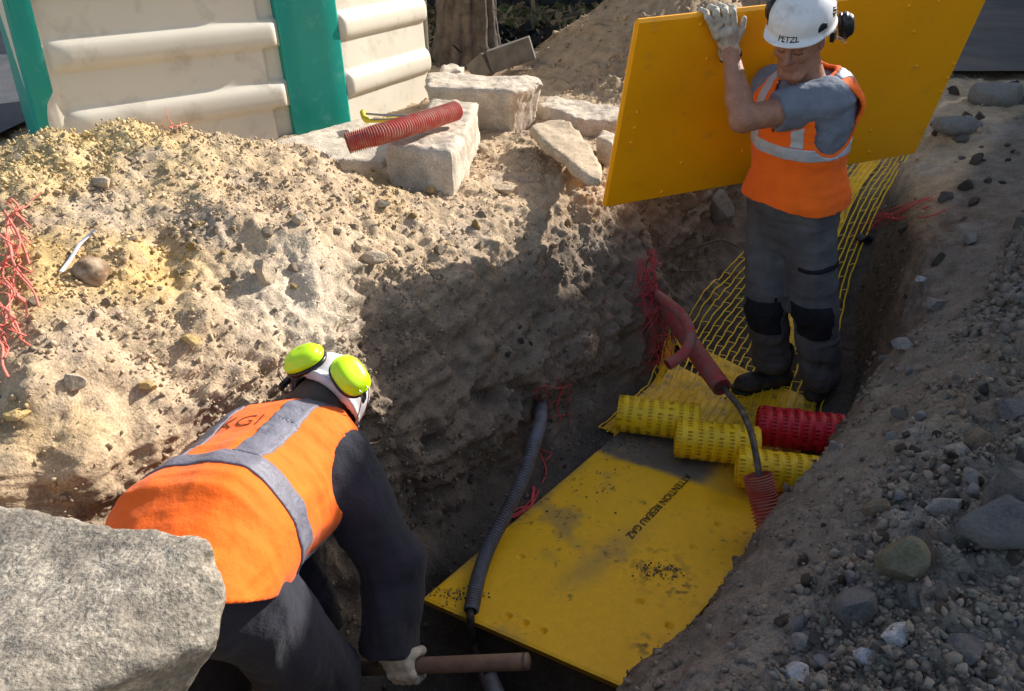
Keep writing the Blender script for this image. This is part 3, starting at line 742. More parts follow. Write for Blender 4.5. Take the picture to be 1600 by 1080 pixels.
    t = bpy.data.objects.new('lettering_curve', cu); COL.objects.link(t); bpy.context.view_layer.update()
    me_ = bpy.data.meshes.new_from_object(t); bpy.data.objects.remove(t)
    co = np.array([v.co[:] for v in me_.vertices]); Lx = co[:, 0].max()
    p0 = PZ(1072, 741, z); p1 = PZ(977, 838, z); dx = (p1 - p0); dist = np.linalg.norm(dx[:2]); dx /= np.linalg.norm(dx)
    upv = np.array([-dx[1], dx[0], 0]); sc = dist / Lx
    W_ = p0 + co[:, :1] * sc * dx + co[:, 1:2] * sc * 1.05 * upv; W_[:, 2] = z + .0035
    me_.vertices.foreach_set('co', W_.astype(np.float32).ravel()); me_.update()
    link('lettering', me_, M['lettering'], root, smooth=False)
    return root
M['plateattr'] = mat('dusty_plate_plastic', attr=True, rough=.5, var=.05, vscale=30, fine=.06, fscale=150, bump=.25, bscale=140)
floorplate()

# ------------------------------------------------------------------ rolls of warning net
def roll(P, Q, R, m, label, seed, wall):
    P = np.array(P, float); Q = np.array(Q, float); ax_ = Q - P; L = np.linalg.norm(ax_); ax_ /= L
    a = np.cross(ax_, [0, 0, 1.0]); a /= np.linalg.norm(a); b = np.cross(a, ax_)
    root = empty('net_roll', tuple((P + Q) / 2 - np.array([0, 0, R]))); tag(root, label, 'net roll', 'rolls of warning net lying across the trench')
    nth = 64; nb = 8; rg = np.random.default_rng(seed)
    rows = []; kinds = []
    for k in range(nb):
        w_ = 1.0 / nb; s = k * w_
        prof = [(0, .985, 0), (.03, .99, 1), (.45, .992, 0), (.50, 1.0, 0), (.60, 1.010, 0), (.88, 1.010, 0), (.96, .99, 0)]
        for f_, r_, kd in prof: rows.append((s + f_ * w_, r_)); kinds.append(kd)
    rows.append((1.0, .93)); kinds.append(0)
    rows = np.array(rows); th = np.linspace(0, 2 * np.pi, nth, endpoint=False)
    u = rows[:, 0]; rr = rows[:, 1]
    TH, U_ = np.meshgrid(th, u); RR = rr[:, None] * R * (1 + .008 * vnoise(np.cos(TH) * 2.2, np.sin(TH) * 2.2, U_ * 5, seed)) * (1 + .02 * vnoise(U_ * 9, U_ * 0, U_ * 0, seed + 3))
    ov = 1 - .03 * np.cos(2 * TH)
    sh = U_ * L + .002 * vnoise(np.cos(TH) * 3, np.sin(TH) * 3, U_ * 8, seed + 9)
    V = P + sh[..., None] * ax_ + (np.cos(TH) * RR * ov)[..., None] * a + (np.sin(TH) * RR / ov)[..., None] * b
    F_ = grid_faces(len(u), nth, wrapv=True)
    row = F_[:, 0] // nth; colm = F_[:, 0] % nth
    kd = np.array(kinds)[row]
    keep = ~((kd == 1) & (colm % 2 == 0) & (rg.random(len(F_)) < .9))
    o = link('winding', npmesh('winding', V.reshape(-1, 3), F_[keep]), m, root)
    # inner windings and the spiral seen at the ends
    Vs, Fs = [], []
    for s0 in (.83, .70, .56):
        U2, T2 = np.meshgrid([.012, .988], th, indexing='ij')
        V2 = P + (U2 * L)[..., None] * ax_ + (np.cos(T2) * R * s0)[..., None] * a + (np.sin(T2) * R * s0)[..., None] * b
        Vs.append((V2.reshape(-1, 3), grid_faces(2, nth, wrapv=True)))
    for v_ in Vs: mk('winding', [v_], m, root)
    sp = []
    for e_, d_ in ((0.0, -1), (1.0, 1)):
        pts = [P + ax_ * (L * e_) + (a * math.cos(t_) + b * math.sin(t_)) * R * (.30 + .62 * t_ / 22) for t_ in np.linspace(0, 22, 120)]
        V3, F3, _ = tubeVF(pts, .004, 4); sp.append((V3, F3))
    [mk('spiral_end', [s_], m, root) for s_ in sp]
    V4 = np.array([P + ax_ * .03 + (a * math.cos(t_) + b * math.sin(t_)) * R * .9 for t_ in th] + [Q - ax_ * .03 + (a * math.cos(t_) + b * math.sin(t_)) * R * .9 for t_ in th])
    for k_ in (0, 1): mk('core', [(V4[k_ * nth:(k_ + 1) * nth], [list(range(nth))[::1 - 2 * k_]])], m, root)
    return root
zr = .155
roll(PZ(966, 645, .15), PZ(1090, 661, .15), .082, M['rollyellow'], 'yellow net roll farthest left, against the trench wall', 3, 0)
roll(PZ(1056, 684, zr), PZ(1184, 698, zr), .084, M['rollyellow'], 'yellow net roll in the middle, in front of the red roll', 4, 0)
roll(PZ(1152, 729, zr), PZ(1292, 746, zr), .082, M['rollyellow'], 'yellow net roll nearest the lettered plate, red duct end against it', 5, 0)
roll(PZ(1184, 664, .16), PZ(1318, 680, .16), .088, M['rollred'], 'dark red net roll by the toe of the standing worker', 6, 0)

# ------------------------------------------------------------------ ducts and cables
def corr(name, pts, R, m, pitch, label, cat, amp=.10, seg=20, parent=None, ends=True):
    L = np.sum(np.linalg.norm(np.diff(catmull(pts, 60), axis=0), axis=1)); n = int(L / pitch * 6)
    C_ = catmull(pts, n); ph = np.arange(n) % 6
    R_ = R * (1 + amp * np.where(ph < 3, 1, -1) * np.where((ph == 0) | (ph == 2) | (ph == 3) | (ph == 5), .75, 1))
    V, F_, t_ = tubeVF(C_, R_, seg, capends=False)
    T0 = C_[0] - C_[1]
    parts = [(V, F_)]
    for e_ in (0, -1):          # the bore: an inner wall that shows the tube is hollow
        i0, i1 = (0, 14) if e_ == 0 else (n - 1, n - 15)
        idx = np.arange(i0, i1, 1 if e_ == 0 else -1)
        V5, F5, _ = tubeVF(C_[idx], R * .84, seg, capends=False)
        parts.append((V5, F5[:, ::-1]))
    o = mk(name, parts, m, parent)
    if cat: tag(o, label, cat)
    return o
corr('corrugated_duct', [PZ(543, 224, 1.26), PZ(600, 208, 1.285), PZ(660, 190, 1.285), PZ(713, 173, 1.28)], .040, M['redduct'], .0125, 'short piece of red corrugated duct lying across the pale kerb block', 'duct')
root = empty('corrugated_duct', tuple(PZ(1205, 830, .1))); tag(root, 'dark red corrugated duct end with a cable, leaning on the nearest yellow roll', 'duct')
dp = [PZ(1184, 742, .30), PZ(1192, 775, .235), PZ(1203, 818, .16), PZ(1214, 862, .09)]
corr('sleeve', dp, .050, M['redduct'], .0120, None, None, parent=root)
cab = [PZ(1112, 580, .34), PZ(1130, 606, .33), PZ(1155, 636, .36), PZ(1172, 672, .37), PZ(1180, 705, .35), PZ(1187, 745, .30), PZ(1196, 790, .22)]
tube('cable', catmull(cab, 60), .0125, M['cable'], root, 10)['label'] = 'black cable out of the smooth red duct'
# smooth red ducts out of the wall
def hollow(name, pts, R, m, label, cat=None, parent=None, n=50):
    C_ = catmull(pts, n); V, F_, _ = tubeVF(C_, R, 18, capends=False); V2, F2, _ = tubeVF(C_[::-1][:n // 2], R * .88, 18, capends=False)
    ring = [[(n - 1) * 18 + i, (n - 1) * 18 + (i + 1) % 18, len(V) + (i + 1) % 18, len(V) + i] for i in range(18)]
    o = mk(name, [(np.vstack([V, V2]), np.vstack([F_, F2[:, ::-1] + len(V), np.array(ring)]))], m, parent)
    if cat: tag(o, label, cat)
    return o
hollow('smooth_duct', [PN(1008, 448, -1.90), PZ(1040, 482, .40), PZ(1068, 520, .38), PZ(1100, 568, .345), PZ(1128, 606, .33)], .042, M['reddust'], 'straight dusty red duct coming out of the trench wall, cable inside', 'duct')
hollow('smooth_duct', [PN(1005, 446, -1.88), PZ(1036, 468, .50), PZ(1068, 496, .49), PZ(1079, 528, .47), PZ(1068, 553, .44), PZ(1043, 570, .41)], .025, M['reddust'], 'thinner red duct looping back over the straight one', 'duct')
# grey duct on the left
root = empty('corrugated_duct', tuple(PZ(735, 960, .08))); tag(root, 'long grey corrugated duct from the left wall down over the floor plate', 'duct')
gd = [PN(846, 618, -1.72), PN(845, 655, -1.56), PZ(836, 690, .28), PZ(818, 745, .22), PZ(792, 800, .16), PZ(764, 855, .12), PZ(748, 900, .105), PZ(736, 955, .10)]
corr('sleeve', gd, .0235, M['greyduct'], .012, None, None, amp=.14, parent=root, seg=16)
tube('cable', catmull([PZ(738, 935, .10), PZ(735, 965, .08), PZ(740, 1000, -.05), PZ(752, 1050, -.15), PZ(775, 1120, -.2)], 40), .014, M['cable'], root, 10)
hollow('plastic_pipe', [PZ(785, 1120, -.12), PZ(775, 1085, -.10), PZ(762, 1056, -.08)], .030, M['greyduct'], 'short grey plastic pipe end at the bottom, below the tool handle', 'pipe', n=12)
# red twine and nets
def strands(name, paths, r, m, label, cat='net', group=None, flat=.5, n=14):
    VF = []
    for p in paths:
        V, F_, t_ = tubeVF(catmull(p, n), r * random.uniform(.7, 1.3), 4, flat); VF.append((V, F_))
    o = mk(name, VF, m); tag(o, label, cat, group); return o
def tangle(c, ex, ey, nst, sc, r, m, label, cat='torn net', sag=.05):
    """a torn warning net: long strands with cross ties, crumpled"""
    c = np.array(c); ex = np.array(ex); ey = np.array(ey); ps = []
    k1 = max(3, nst // 2)
    def w(u, v): return c + ex * (u + .12 * random.uniform(-1, 1) * sc) + ey * v + np.array([random.uniform(-1, 1), random.uniform(-1, 1), random.uniform(-1, 1)]) * .018 * sc
    for i in range(k1):
        u = i / k1 - .5 + random.uniform(-.1, .1); ps.append([w(u * (1 - .3 * v) + .1 * math.sin(v * 5 + i), v) for v in np.linspace(-.5, .5, 7)])
    for i in range(nst):
        v = random.uniform(-.5, .45); u = random.uniform(-.5, .4); ps.append([w(u, v), w(u + .12, v + .03), w(u + .24, v + random.uniform(-.06, .06))])
    return strands('torn_net', ps, r, m, label, cat)
p, n_ = hit(1010, 440); 
tangle(p + n_ * .03, np.array([.10, .04, 0]), np.array([-.02, .05, .26]), 26, 1.6, .0023, M['pinknet'], 'torn pink net hanging where the smooth red ducts leave the wall')
p, n_ = hit(1030, 520)
tangle(p + n_ * .035, np.array([.13, .10, 0]), np.array([-.05, .0, .34]), 26, 2.0, .0021, M['pinknet'], 'loose pink net strands below the smooth red ducts')
# net patch around the grey duct: a small regular grid
p0_, n0 = hit(835, 600); ps = []
def onwall(px, py, o=.018):
    p, n_ = hit(px, py); return p + n_ * o
for i, (x0, x1, y0, y1) in enumerate(((838, 842, 604, 690), (854, 851, 598, 668), (870, 872, 592, 660), (886, 886, 586, 665))):
    ps.append([onwall(x0 + (x1 - x0) * t + random.uniform(-2, 2), y0 + (y1 - y0) * t) for t in np.linspace(0, 1, 6)])
for y in (608, 632, 655): ps.append([onwall(x, y + random.uniform(-4, 4) + (x - 835) * -.12) for x in (834, 850, 868, 890)])
ps.append([onwall(x, y) for x, y in ((838, 690), (848, 705), (862, 712), (850, 725))]); ps.append([onwall(x, y) for x, y in ((845, 712), (852, 740), (846, 760))])
strands('torn_net', ps, .0032, M['pinknet'], 'square mesh scrap of red net around the mouth of the grey duct', 'torn net')
ps = [[onwall(x + random.uniform(-8, 8), y + random.uniform(-8, 8)) for x, y in ((790, 815), (806, 803), (825, 790), (835, 772))] for _ in range(6)]
strands('torn_net', ps, .0035, M['pinknet'], 'scrap of red net between the grey duct and the plate edge', 'torn net')
ps = []
for i in range(36):
    x0, y0 = random.uniform(-10, 30), random.uniform(320, 520); dx, dy = random.uniform(10, 40), random.uniform(-30, 90)
    ps.append([onwall(max(2, x0 + dx * t + random.uniform(-4, 4)), y0 + dy * t, random.uniform(.008, .04)) for t in np.linspace(0, 1, 5)])
ps.append([onwall(x, y, .03) for x, y in ((2, 318), (20, 335), (40, 352), (54, 372))]); ps.append([onwall(x, y, .03) for x, y in ((2, 372), (22, 395), (40, 420), (55, 460))])
strands('torn_net', ps, .0028, M['pinklight'], 'faded pink net tangled over the heap at the left edge', 'torn net')
ps = [[onwall(x, y, .02) for x, y in ((253, 203), (268, 207), (290, 200))], [onwall(x, y, .03) for x, y in ((256, 205), (262, 210), (280, 206))], [onwall(277, 205, .0), onwall(277, 203, .03) + np.array([0, 0, .03]), onwall(276, 203, .03) + np.array([0, 0, .07])]]
strands('torn_net', ps, .0028, M['pinklight'], 'tiny red net scrap on the crest of the heap against the beige wall', 'torn net')
ps = [[onwall(x + random.uniform(-25, 25), y + random.uniform(-14, 14), .01) for x, y in ((1340, 372), (1380, 340), (1420, 335), (1460, 320))] for _ in range(9)]
strands('torn_net', ps, .0025, M['pinknet'], 'red net strands half buried on the right bank beside the worker', 'torn net')

# the yellow net laid along the trench floor and up its far end
def netfloor():
    root = empty('warning_net', tuple(XY(3.2, -1.1)) + (.03,)); tag(root, 'yellow warning net spread under the standing worker and up the far end', 'warning net')
    def left(s): return np.interp(s, [2.35, 2.9, 3.3, 3.8, 4.2, 4.9], [-1.50, -1.55, -1.63, -1.66, -1.62, -1.62])
    def rightn(s): return np.interp(s, [2.35, 3.0, 3.5, 4.0, 4.5, 4.9], [-.66, -.70, -.88, -.98, -1.02, -1.04])
    def Pn(s, q, o=.0):
        n = left(s) * (1 - q) + rightn(s) * q + .02 * math.sin(s * 5 + q * 3)
        x, y = XY(s, n); z = (gz(x, y) + gz(x + .05, y) + gz(x - .05, y) + gz(x, y + .05) + gz(x, y - .05)) / 5 + .026 + o + .012 * math.sin(s * 9 + q * 11) * math.sin(s * 4)
        return np.array([x, y, max(z, .02)])
    VF = []
    NL = 22; ss_ = np.arange(2.36, 4.85, .03)
    for i in range(NL):
        q = (i + .5) / NL; pts = []
        for j, s in enumerate(ss_):
            zig = .003 * (1 if (j // 2 + i) % 2 else -1)
            pts.append(Pn(s, q + zig * .8))
        V, F_, _ = tubeVF(pts, .0036, 4, .45); VF.append((V, F_))
    for i in range(NL - 1):
        for j in range(0, len(ss_) - 2, 4):
            jj = j + 2 * (i % 2)
            if jj + 1 >= len(ss_): continue
            if random.random() < .06: continue
            a = Pn(ss_[jj], (i + .5) / NL, .001); b = Pn(ss_[jj] + .012, (i + 1.5) / NL, .001)
            V, F_, _ = tubeVF([a, (a + b) / 2 + np.array([0, 0, .003]), b], .0035, 4, .45); VF.append((V, F_))
    mk('netting', VF, M['netyellow'], root, smooth=False)
    # solid printed films woven through it
    def film(fnc, nu, nv, label):
        V = np.array([[fnc(a, b) for b in np.linspace(0, 1, nv)] for a in np.linspace(0, 1, nu)]).reshape(-1, 3)
        VV = np.vstack([V, V - np.array([0, 0, .003])]); g = grid_faces(nu, nv)
        return mk('film', [(VV, np.vstack([g, g[:, ::-1] + len(V)]))], M['filmyellow'], root)
    film(lambda a, b: Pn(2.38 + .66 * b + .06 * a, .03 + .94 * a, -.008), 30, 14, '')
    film(lambda a, b: Pn(3.14 + .15 * b - .1 * a, .02 + .93 * a, -.006), 30, 6, '')
    film(lambda a, b: Pn(2.9 + 1.75 * b, .60 + .14 * a, -.007), 8, 50, '')
netfloor()

# ------------------------------------------------------------------ tools and oddments
def saw():
    o_ = PZ(585, 186, 1.19); root = empty('hacksaw', tuple(o_)); tag(root, 'hacksaw with yellow handle lying behind the red corrugated duct', 'hacksaw')
    a = PZ(570, 183, 1.165); b = PZ(615, 187, 1.18); c_ = PZ(660, 182, 1.20)
    tube('handle', catmull([PZ(567, 176, 1.17), PZ(571, 186, 1.16), PZ(580, 189, 1.16), PZ(608, 187, 1.165), PZ(622, 184, 1.17)], 24), [.016] * 10 + [.010] * 14, M['sawyellow'], root)
    tube('bow', catmull([PZ(572, 178, 1.185), PZ(600, 180, 1.19), PZ(640, 181, 1.19), PZ(655, 182, 1.19)], 20), .006, M['steel'], root)
    tube('blade', catmull([PZ(580, 187, 1.17), PZ(640, 185, 1.17)], 6), .004, M['steel'], root, 4)
saw()
def plank():
    root = empty('plank', tuple(PZ(780, 110, 1.0))); 
    tag(root, 'dark weathered plank leaning beside the tree trunk', 'plank')
    for (q, w_, th) in (((738, 112), .10, .02),):
        A, B, C_ = PZ(742, 116, 1.02), PZ(765, 97, 1.12), PZ(832, 74, 1.22)
        for a, b in ((A, B), (B, C_)):
            d = b - a; L = np.linalg.norm(d); d /= L; s = np.cross(d, [0, 0, 1]); s /= np.linalg.norm(s); u = np.cross(s, d)
            V, F_ = boxVF((a + b) / 2, (L / 2, .045, .075), np.array([d, s, u])); bevel(mk('board', [(V, F_)], M['plank'], root, smooth=False), .006)
plank()
def lump(px, py, r, m, name, label, cat, seed=1, sq=(1, 1, 1), freq=9, amp=.35, sink=.3):
    p, n_ = hit(px, py); c_ = p + n_ * r * sink
    fn = lambda X, Y, Z: ell(X, Y, Z, c_, (r * sq[0], r * sq[1], r * sq[2])) + amp * r * fbm(*np.broadcast_arrays(X, Y, Z), freq / (r * 20), 3, seed, ridge=True)
    return sdfobj(name, fn, c_ - r * 1.6, c_ + r * 1.6, r / 9, m, label, cat, loc=tuple(c_ - np.array([0, 0, r])))
lump(145, 432, .048, M['rust'], 'rusty_lump', 'rusty brown crusted lump on the left slope of the heap', 'rusty lump', 3)
lump(1352, 375, .045, M['blackplastic'], 'black_scrap', 'black crumpled scrap at the trench edge right of the worker', 'scrap', 4, (1.5, 1, .6))
lump(975, 172, .055, M['whitebag'], 'plastic_film', 'crumpled white plastic film behind the left edge of the upright plate', 'plastic film', 5, (1, .6, 1))
lump(1583, 135, .04, M['blackplastic'], 'black_scrap', 'small black coil of scrap near the right picture edge', 'scrap', 6)
o = tube('plastic_strip', [onwall(147, 368, .015), onwall(125, 388, .02), onwall(104, 412, .015), onwall(96, 430, .01)], .007, M['whitebag'], None, 6, flat=.3)
tag(o, 'thin translucent plastic strip on the heap above the rusty lump', 'plastic strip')
def roots():
    for k, (pts, lab) in enumerate((([(1062, 425), (1075, 395), (1095, 380), (1125, 378), (1158, 386)], 'arched root in the dark hollow left of the standing worker'), ([(1062, 424), (1085, 424), (1097, 427)], 'short root stub below the arched root'), ([(572, 690), (600, 680), (618, 655)], 'thin pale root on the wall right of the bending worker helmet'))):
        P = [onwall(x, y, .03) for x, y in pts]; t = tube('root', catmull(P, 20), .006 if k == 0 else .004, M['twig'], None, 6); tag(t, lab, 'root')
roots()
# tool handle held by the bending worker, its blade below
def tool():
    A = PY(815, 1034, 1.20); B = np.array([-.28, 1.275, .385]); d = (B - A); L = np.linalg.norm(d); d /= L
    E_ = B + d * .55
    root = empty('shovel', tuple(E_)); tag(root, 'brown wooden tool handle gripped by the bending worker', 'shovel')
    tube('handle', catmull([A - d * .012, A - d * .008, A, A + d * .2, B, E_], 30), [.009, .017, .021] + [.021] * 27, M['wood'], root, 16)
    b = E_; V = []
    s = np.cross(d, [0, 0, 1]); s /= np.linalg.norm(s); u = np.cross(s, d)
    for i in range(9):
        t = i / 8; wd = .12 * (1 - max(0, t - .55) ** 2 * 4) * min(1, .5 + t * 2)
        for j in range(7):
            q = j / 3 - 1; V.append(b + d * (t * .28) + s * wd * q + u * (.03 * q * q))
    bl = mk('blade', [(np.array(V), grid_faces(9, 7))], M['steel'], root); m_ = bl.modifiers.new('thick', 'SOLIDIFY'); m_.thickness = .003
    return A, B, d
TA, TB, TD = tool()

# ------------------------------------------------------------------ tree, shed and added shade blockers
def tree():
    bx, by = PZ(732, 100, 1.0)[:2]; by += .12
    root = empty('tree', (bx, by, .95)); tag(root, 'old tree with thick furrowed trunk behind the cabin corner', 'tree')
    def fn(X, Y, Z):
        z = Z - 1.0
        X_, Y_, Z_ = np.broadcast_arrays(X, Y, Z)
        th = np.arctan2(Y_ - by, X_ - bx); r = .215 + .10 * np.exp(-np.maximum(z, 0) * 6) - .01 * z
        d = np.hypot(X_ - bx, Y_ - by) - r
        fur = np.abs(np.sin(th * 8 + 1.2 * fbm(X_, Y_, Z_, 3, 2, 5) * 2))
        d = d + .045 * (1 - fur) ** 2 - .02 * fbm(X_, Y_, Z_ * .4, 12, 3, 8) + .02 * np.sin(th * 3 + .6)
        return np.maximum(d, np.maximum(.85 - Z, Z - 2.4))
    P, Fq = nets(fn, (bx - .45, by - .45, .83), (bx + .45, by + .45, 2.42), .016); link('trunk', npmesh('trunk', P, Fq), M['bark'], root)
    tube('trunk', catmull([(bx, by, 2.35), (bx + .05, by, 3.2), (bx - .1, by + .1, 4.4)], 12), np.linspace(.21, .13, 12), M['bark'], root)
    for k in range(6):
        a = k * 1.05; tube('limb', catmull([(bx, by, 3.2 + k * .15), (bx + .7 * math.cos(a), by + .7 * math.sin(a), 4.2 + .1 * k), (bx + 1.5 * math.cos(a), by + 1.5 * math.sin(a), 5 + .1 * k)], 8), np.linspace(.07, .02, 8), M['bark'], root, 8)
    rg = np.random.default_rng(5); n = 5000
    dirs = rg.normal(size=(n, 3)); dirs /= np.linalg.norm(dirs, axis=1)[:, None]; rr = rg.random(n) ** .5
    c_ = np.array([bx, by, 5.4]) + dirs * rr[:, None] * np.array([2.0, 2.0, 1.3])
    clump = vnoise(c_[:, 0] * 1.5, c_[:, 1] * 1.5, c_[:, 2] * 1.5, 3) > -.2; c_ = c_[clump]; n = len(c_)
    a = rg.normal(size=(n, 3)) * .05; b = rg.normal(size=(n, 3)) * .05
    V = np.stack([c_ - a, c_ + b, c_ + a, c_ - b], 1).reshape(-1, 3); link('crown', npmesh('crown', V, np.arange(n * 4).reshape(-1, 4)), M['leaf'], root, smooth=False)
tree()
def shed():
    root = empty('shed', (1.2, 9.4, 1.0)); tag(root, 'dark low shed wall at the far end of the yard', 'shed')
    V, F_ = boxVF((1.0, 9.8, 2.2), (2.6, .5, 1.25)); mk('wall', [(V, F_)], M['shed'], root, smooth=False)
    for k in range(16):
        V, F_ = boxVF((-1.5 + k * .33, 9.285, 2.2), (.15, .012, 1.15)); mk('board', [(V, F_)], M['shed'], root, smooth=False)
    V, F_ = boxVF((1.0, 9.7, 3.5), (2.75, .7, .05)); mk('roof', [(V, F_)], M['tank'], root, smooth=False)
shed()
QV = np.array([.804, .595]); PV = np.array([.595, -.804])
def qp(q, p): return QV * q + PV * p
def shade_blocks(name, label, cat, parts_):
    """blocks added unseen on the sunny side of the yard, shaped to keep the right bank in shade"""
    root = empty(name, (*qp(parts_[0][0], parts_[0][1]), 1.0)); tag(root, label, cat)
    for q0, p0, q1, p1, top in parts_:
        c4 = [qp(q0, p0), qp(q1, p0), qp(q1, p1), qp(q0, p1)]
        V = [(*p_, .9) for p_ in c4] + [(*p_, top) for p_ in c4]
        mk('wall', [(np.array(V), [[0, 1, 2, 3], [4, 7, 6, 5], [0, 4, 5, 1], [1, 5, 6, 2], [2, 6, 7, 3], [3, 7, 4, 0]])], M['wall'], root, smooth=False)
        mid = (np.array(c4[0]) + c4[2]) / 2; V = [(*(mid + (p_ - mid) * 1.03), top + .01) for p_ in c4] + [(*(mid + (p_ - mid) * 1.03), top + .07) for p_ in c4]
        mk('roof', [(np.array(V), [[0, 1, 2, 3], [4, 7, 6, 5], [0, 4, 5, 1], [1, 5, 6, 2], [2, 6, 7, 3], [3, 7, 4, 0]])], M['tank'], root, smooth=False)
        n = max(1, int(abs(p1 - p0) / 1.6))
        for k in range(n):  # windows only dress the added blocks
            pc = p0 + (p1 - p0) * (k + .5) / n; a_ = qp(q0 - .02, pc)
            fm = np.array([[*PV, 0], [*(-QV), 0], [0, 0, 1]])
            V, F_ = boxVF((*a_, 2.3), (.42, .04, .55), fm); w_ = mk('window', [(V, F_)], M['whitebag'], root, smooth=False)
            V, F_ = boxVF((*(a_ - QV * .035), 2.3), (.36, .012, .49), fm); mk('pane', [(V, F_)], M['glass'], w_, smooth=False)
shade_blocks('shade_blocker', 'added unseen blocks just outside the right edge, shaped to shade the bank', 'shade_blocker', [(6.5, 4.5, 10.5, -1.50, 4.17), (6.5, -1.51, 8.9, -2.1, 3.56)])  # added out of view; heights set by where their shadow should end
shade_blocks('far_shade_blocker', 'added unseen blocks farther off outside the right edge, shaped to cast shade', 'far_shade_blocker', [(9.0, -2.12, 11, -2.27, 4.60), (9.0, -2.28, 11, -3.0, 4.42), (12, -3.0, 14, -5.6, 5.42)])  # more added blocks, stepped to shape the far edge of the shade
# ------------------------------------------------------------------ the two workers
def nrm(v): v = np.asarray(v, float); return v / np.linalg.norm(v)
class Frame:
    def __init__(s, o, left, up):
        s.o = np.asarray(o, float); s.z = nrm(up); l = np.asarray(left, float); s.x = nrm(l - s.z * (l @ s.z)); s.y = np.cross(s.z, s.x)
        if True: s.y = -s.y if False else s.y
        s.R = np.array([s.x, s.y, s.z])
    def L(s, p): return s.R @ (np.asarray(p, float) - s.o)
    def Wd(s, P): return np.asarray(P) @ s.R + s.o
# with x = the person's left and z = up the spine, y = z cross x points to the BACK; front is -y
def piece(name, fr, fn, lo, hi, h, m, root, label=None, parent=None):
    P, Fq = nets(fn, lo, hi, h)
    P = fr.Wd(P)
    o = link(name, npmesh(name, P, Fq), m, None)
    o.parent = parent or root
    bpy.context.view_layer.update(); o.matrix_parent_inverse = (parent or root).matrix_world.inverted()
    if label: o['label'] = label
    return o
TW = np.array([-.12, -.02, .06, .14, .22, .30, .38, .45, .50, .545, .58, .62])
TA_ = np.array([.10, .160, .170, .160, .150, .158, .170, .178, .172, .130, .075, .05])
TB_ = np.array([.08, .110, .118, .110, .105, .112, .120, .118, .105, .080, .060, .05])
TC_ = np.array([.0, .0, .0, .0, -.005, -.01, -.01, -.005, .0, .005, .01, .01])
def torso(X, Y, Z, ia=0.0, ib=0.0, pw=2.3, wa=TW, A=TA_, B=TB_, z0=-.12, z1=.6, k=.03, sag=0):
    z = np.broadcast_to(Z, np.broadcast(X, Y, Z).shape)
    zz = np.ravel(Z); a = (np.interp(zz, wa, A) + ia).reshape(np.shape(Z)); b = (np.interp(zz, wa, B) + ib).reshape(np.shape(Z)); c = np.interp(zz, TW, TC_).reshape(np.shape(Z))
    q = (np.abs(X / a) ** pw + np.abs((Y - c) / b) ** pw) ** (1 / pw)
    d = (q - 1) * np.minimum(a, b)
    return smax(smax(d, z - z1, k), z0 - z, k)
def wr(X, Y, Z, amp, f=9, an=(1, 1, 1), seed=1):
    X, Y, Z = np.broadcast_arrays(X, Y, Z)
    return amp * (fbm(X * an[0], Y * an[1], Z * an[2], f, 2, seed, ridge=True) * .7 + fbm(X * an[0], Y * an[1], Z * an[2], f * 2.6, 2, seed + 4, ridge=True) * .3)
def headsdf(X, Y, Z, H):
    """H: head frame expressed in the local frame: origin, rows x(left) y(back) z(up)"""
    o, R_ = H
    x, y, z = X - o[0], Y - o[1], Z - o[2]
    u = R_[0][0] * x + R_[0][1] * y + R_[0][2] * z; v = -(R_[1][0] * x + R_[1][1] * y + R_[1][2] * z); w_ = R_[2][0] * x + R_[2][1] * y + R_[2][2] * z
    d = ell(u, v, w_, (0, -.012, .035), (.076, .095, .098))
    d = smin(d, ell(u, v, w_, (0, .028, -.035), (.060, .068, .080)), .03)
    d = smin(d, cap(u, v, w_, (-.022, .075, -.098), (.022, .075, -.098), .022, .022), .025)
    for s in (-1, 1):
        d = smin(d, cap(u, v, w_, (s * .056, .0, -.05), (s * .026, .066, -.096), .020, .020), .022)
        d = smin(d, ell(u, v, w_, (s * .043, .066, -.014), (.024, .020, .020)), .016)
    d = smin(d, cap(u, v, w_, (-.038, .086, .032), (.038, .086, .032), .0125, .0125), .009)
    for s in (-1, 1): d = smax(d, -(L3(u - s * .031, v - .106, (w_ - .010) * 1.3) - .020), .009)
    for s in (-1, 1): d = smin(d, ell(u, v, w_, (s * .031, .081, .011), (.016, .012, .010)), .004)
    d = smin(d, cap(u, v, w_, (0, .092, .024), (0, .119, -.020), .0080, .0135), .007)
    for s in (-1, 1): d = smin(d, L3(u - s * .012, v - .101, w_ + .024) - .0095, .006)
    d = smin(d, cap(u, v, w_, (-.019, .090, -.055), (.019, .090, -.055), .0065, .0065), .008)
    d = smin(d, cap(u, v, w_, (-.014, .089, -.066), (.014, .089, -.066), .0075, .0075), .006)
    d = smax(d, -cap(u, v, w_, (-.022, .099, -.0605), (.022, .099, -.0605), .0022, .0022), .003)
    for s in (-1, 1):
        e = ell(u, v, w_, (s * .079, -.008, -.002), (.010, .020, .031)); d = smin(d, e, .006)
        d = smax(d, -ell(u, v, w_, (s * .088, -.002, .002), (.008, .011, .018)), .004)
    return d
def Hin(fr, hf): return (fr.L(hf.o), [fr.R @ hf.x, fr.R @ hf.y, fr.R @ hf.z])
def hcoords(H, X, Y, Z):
    o, R_ = H; x, y, z = X - o[0], Y - o[1], Z - o[2]
    return (R_[0][0] * x + R_[0][1] * y + R_[0][2] * z, -(R_[1][0] * x + R_[1][1] * y + R_[1][2] * z), R_[2][0] * x + R_[2][1] * y + R_[2][2] * z)

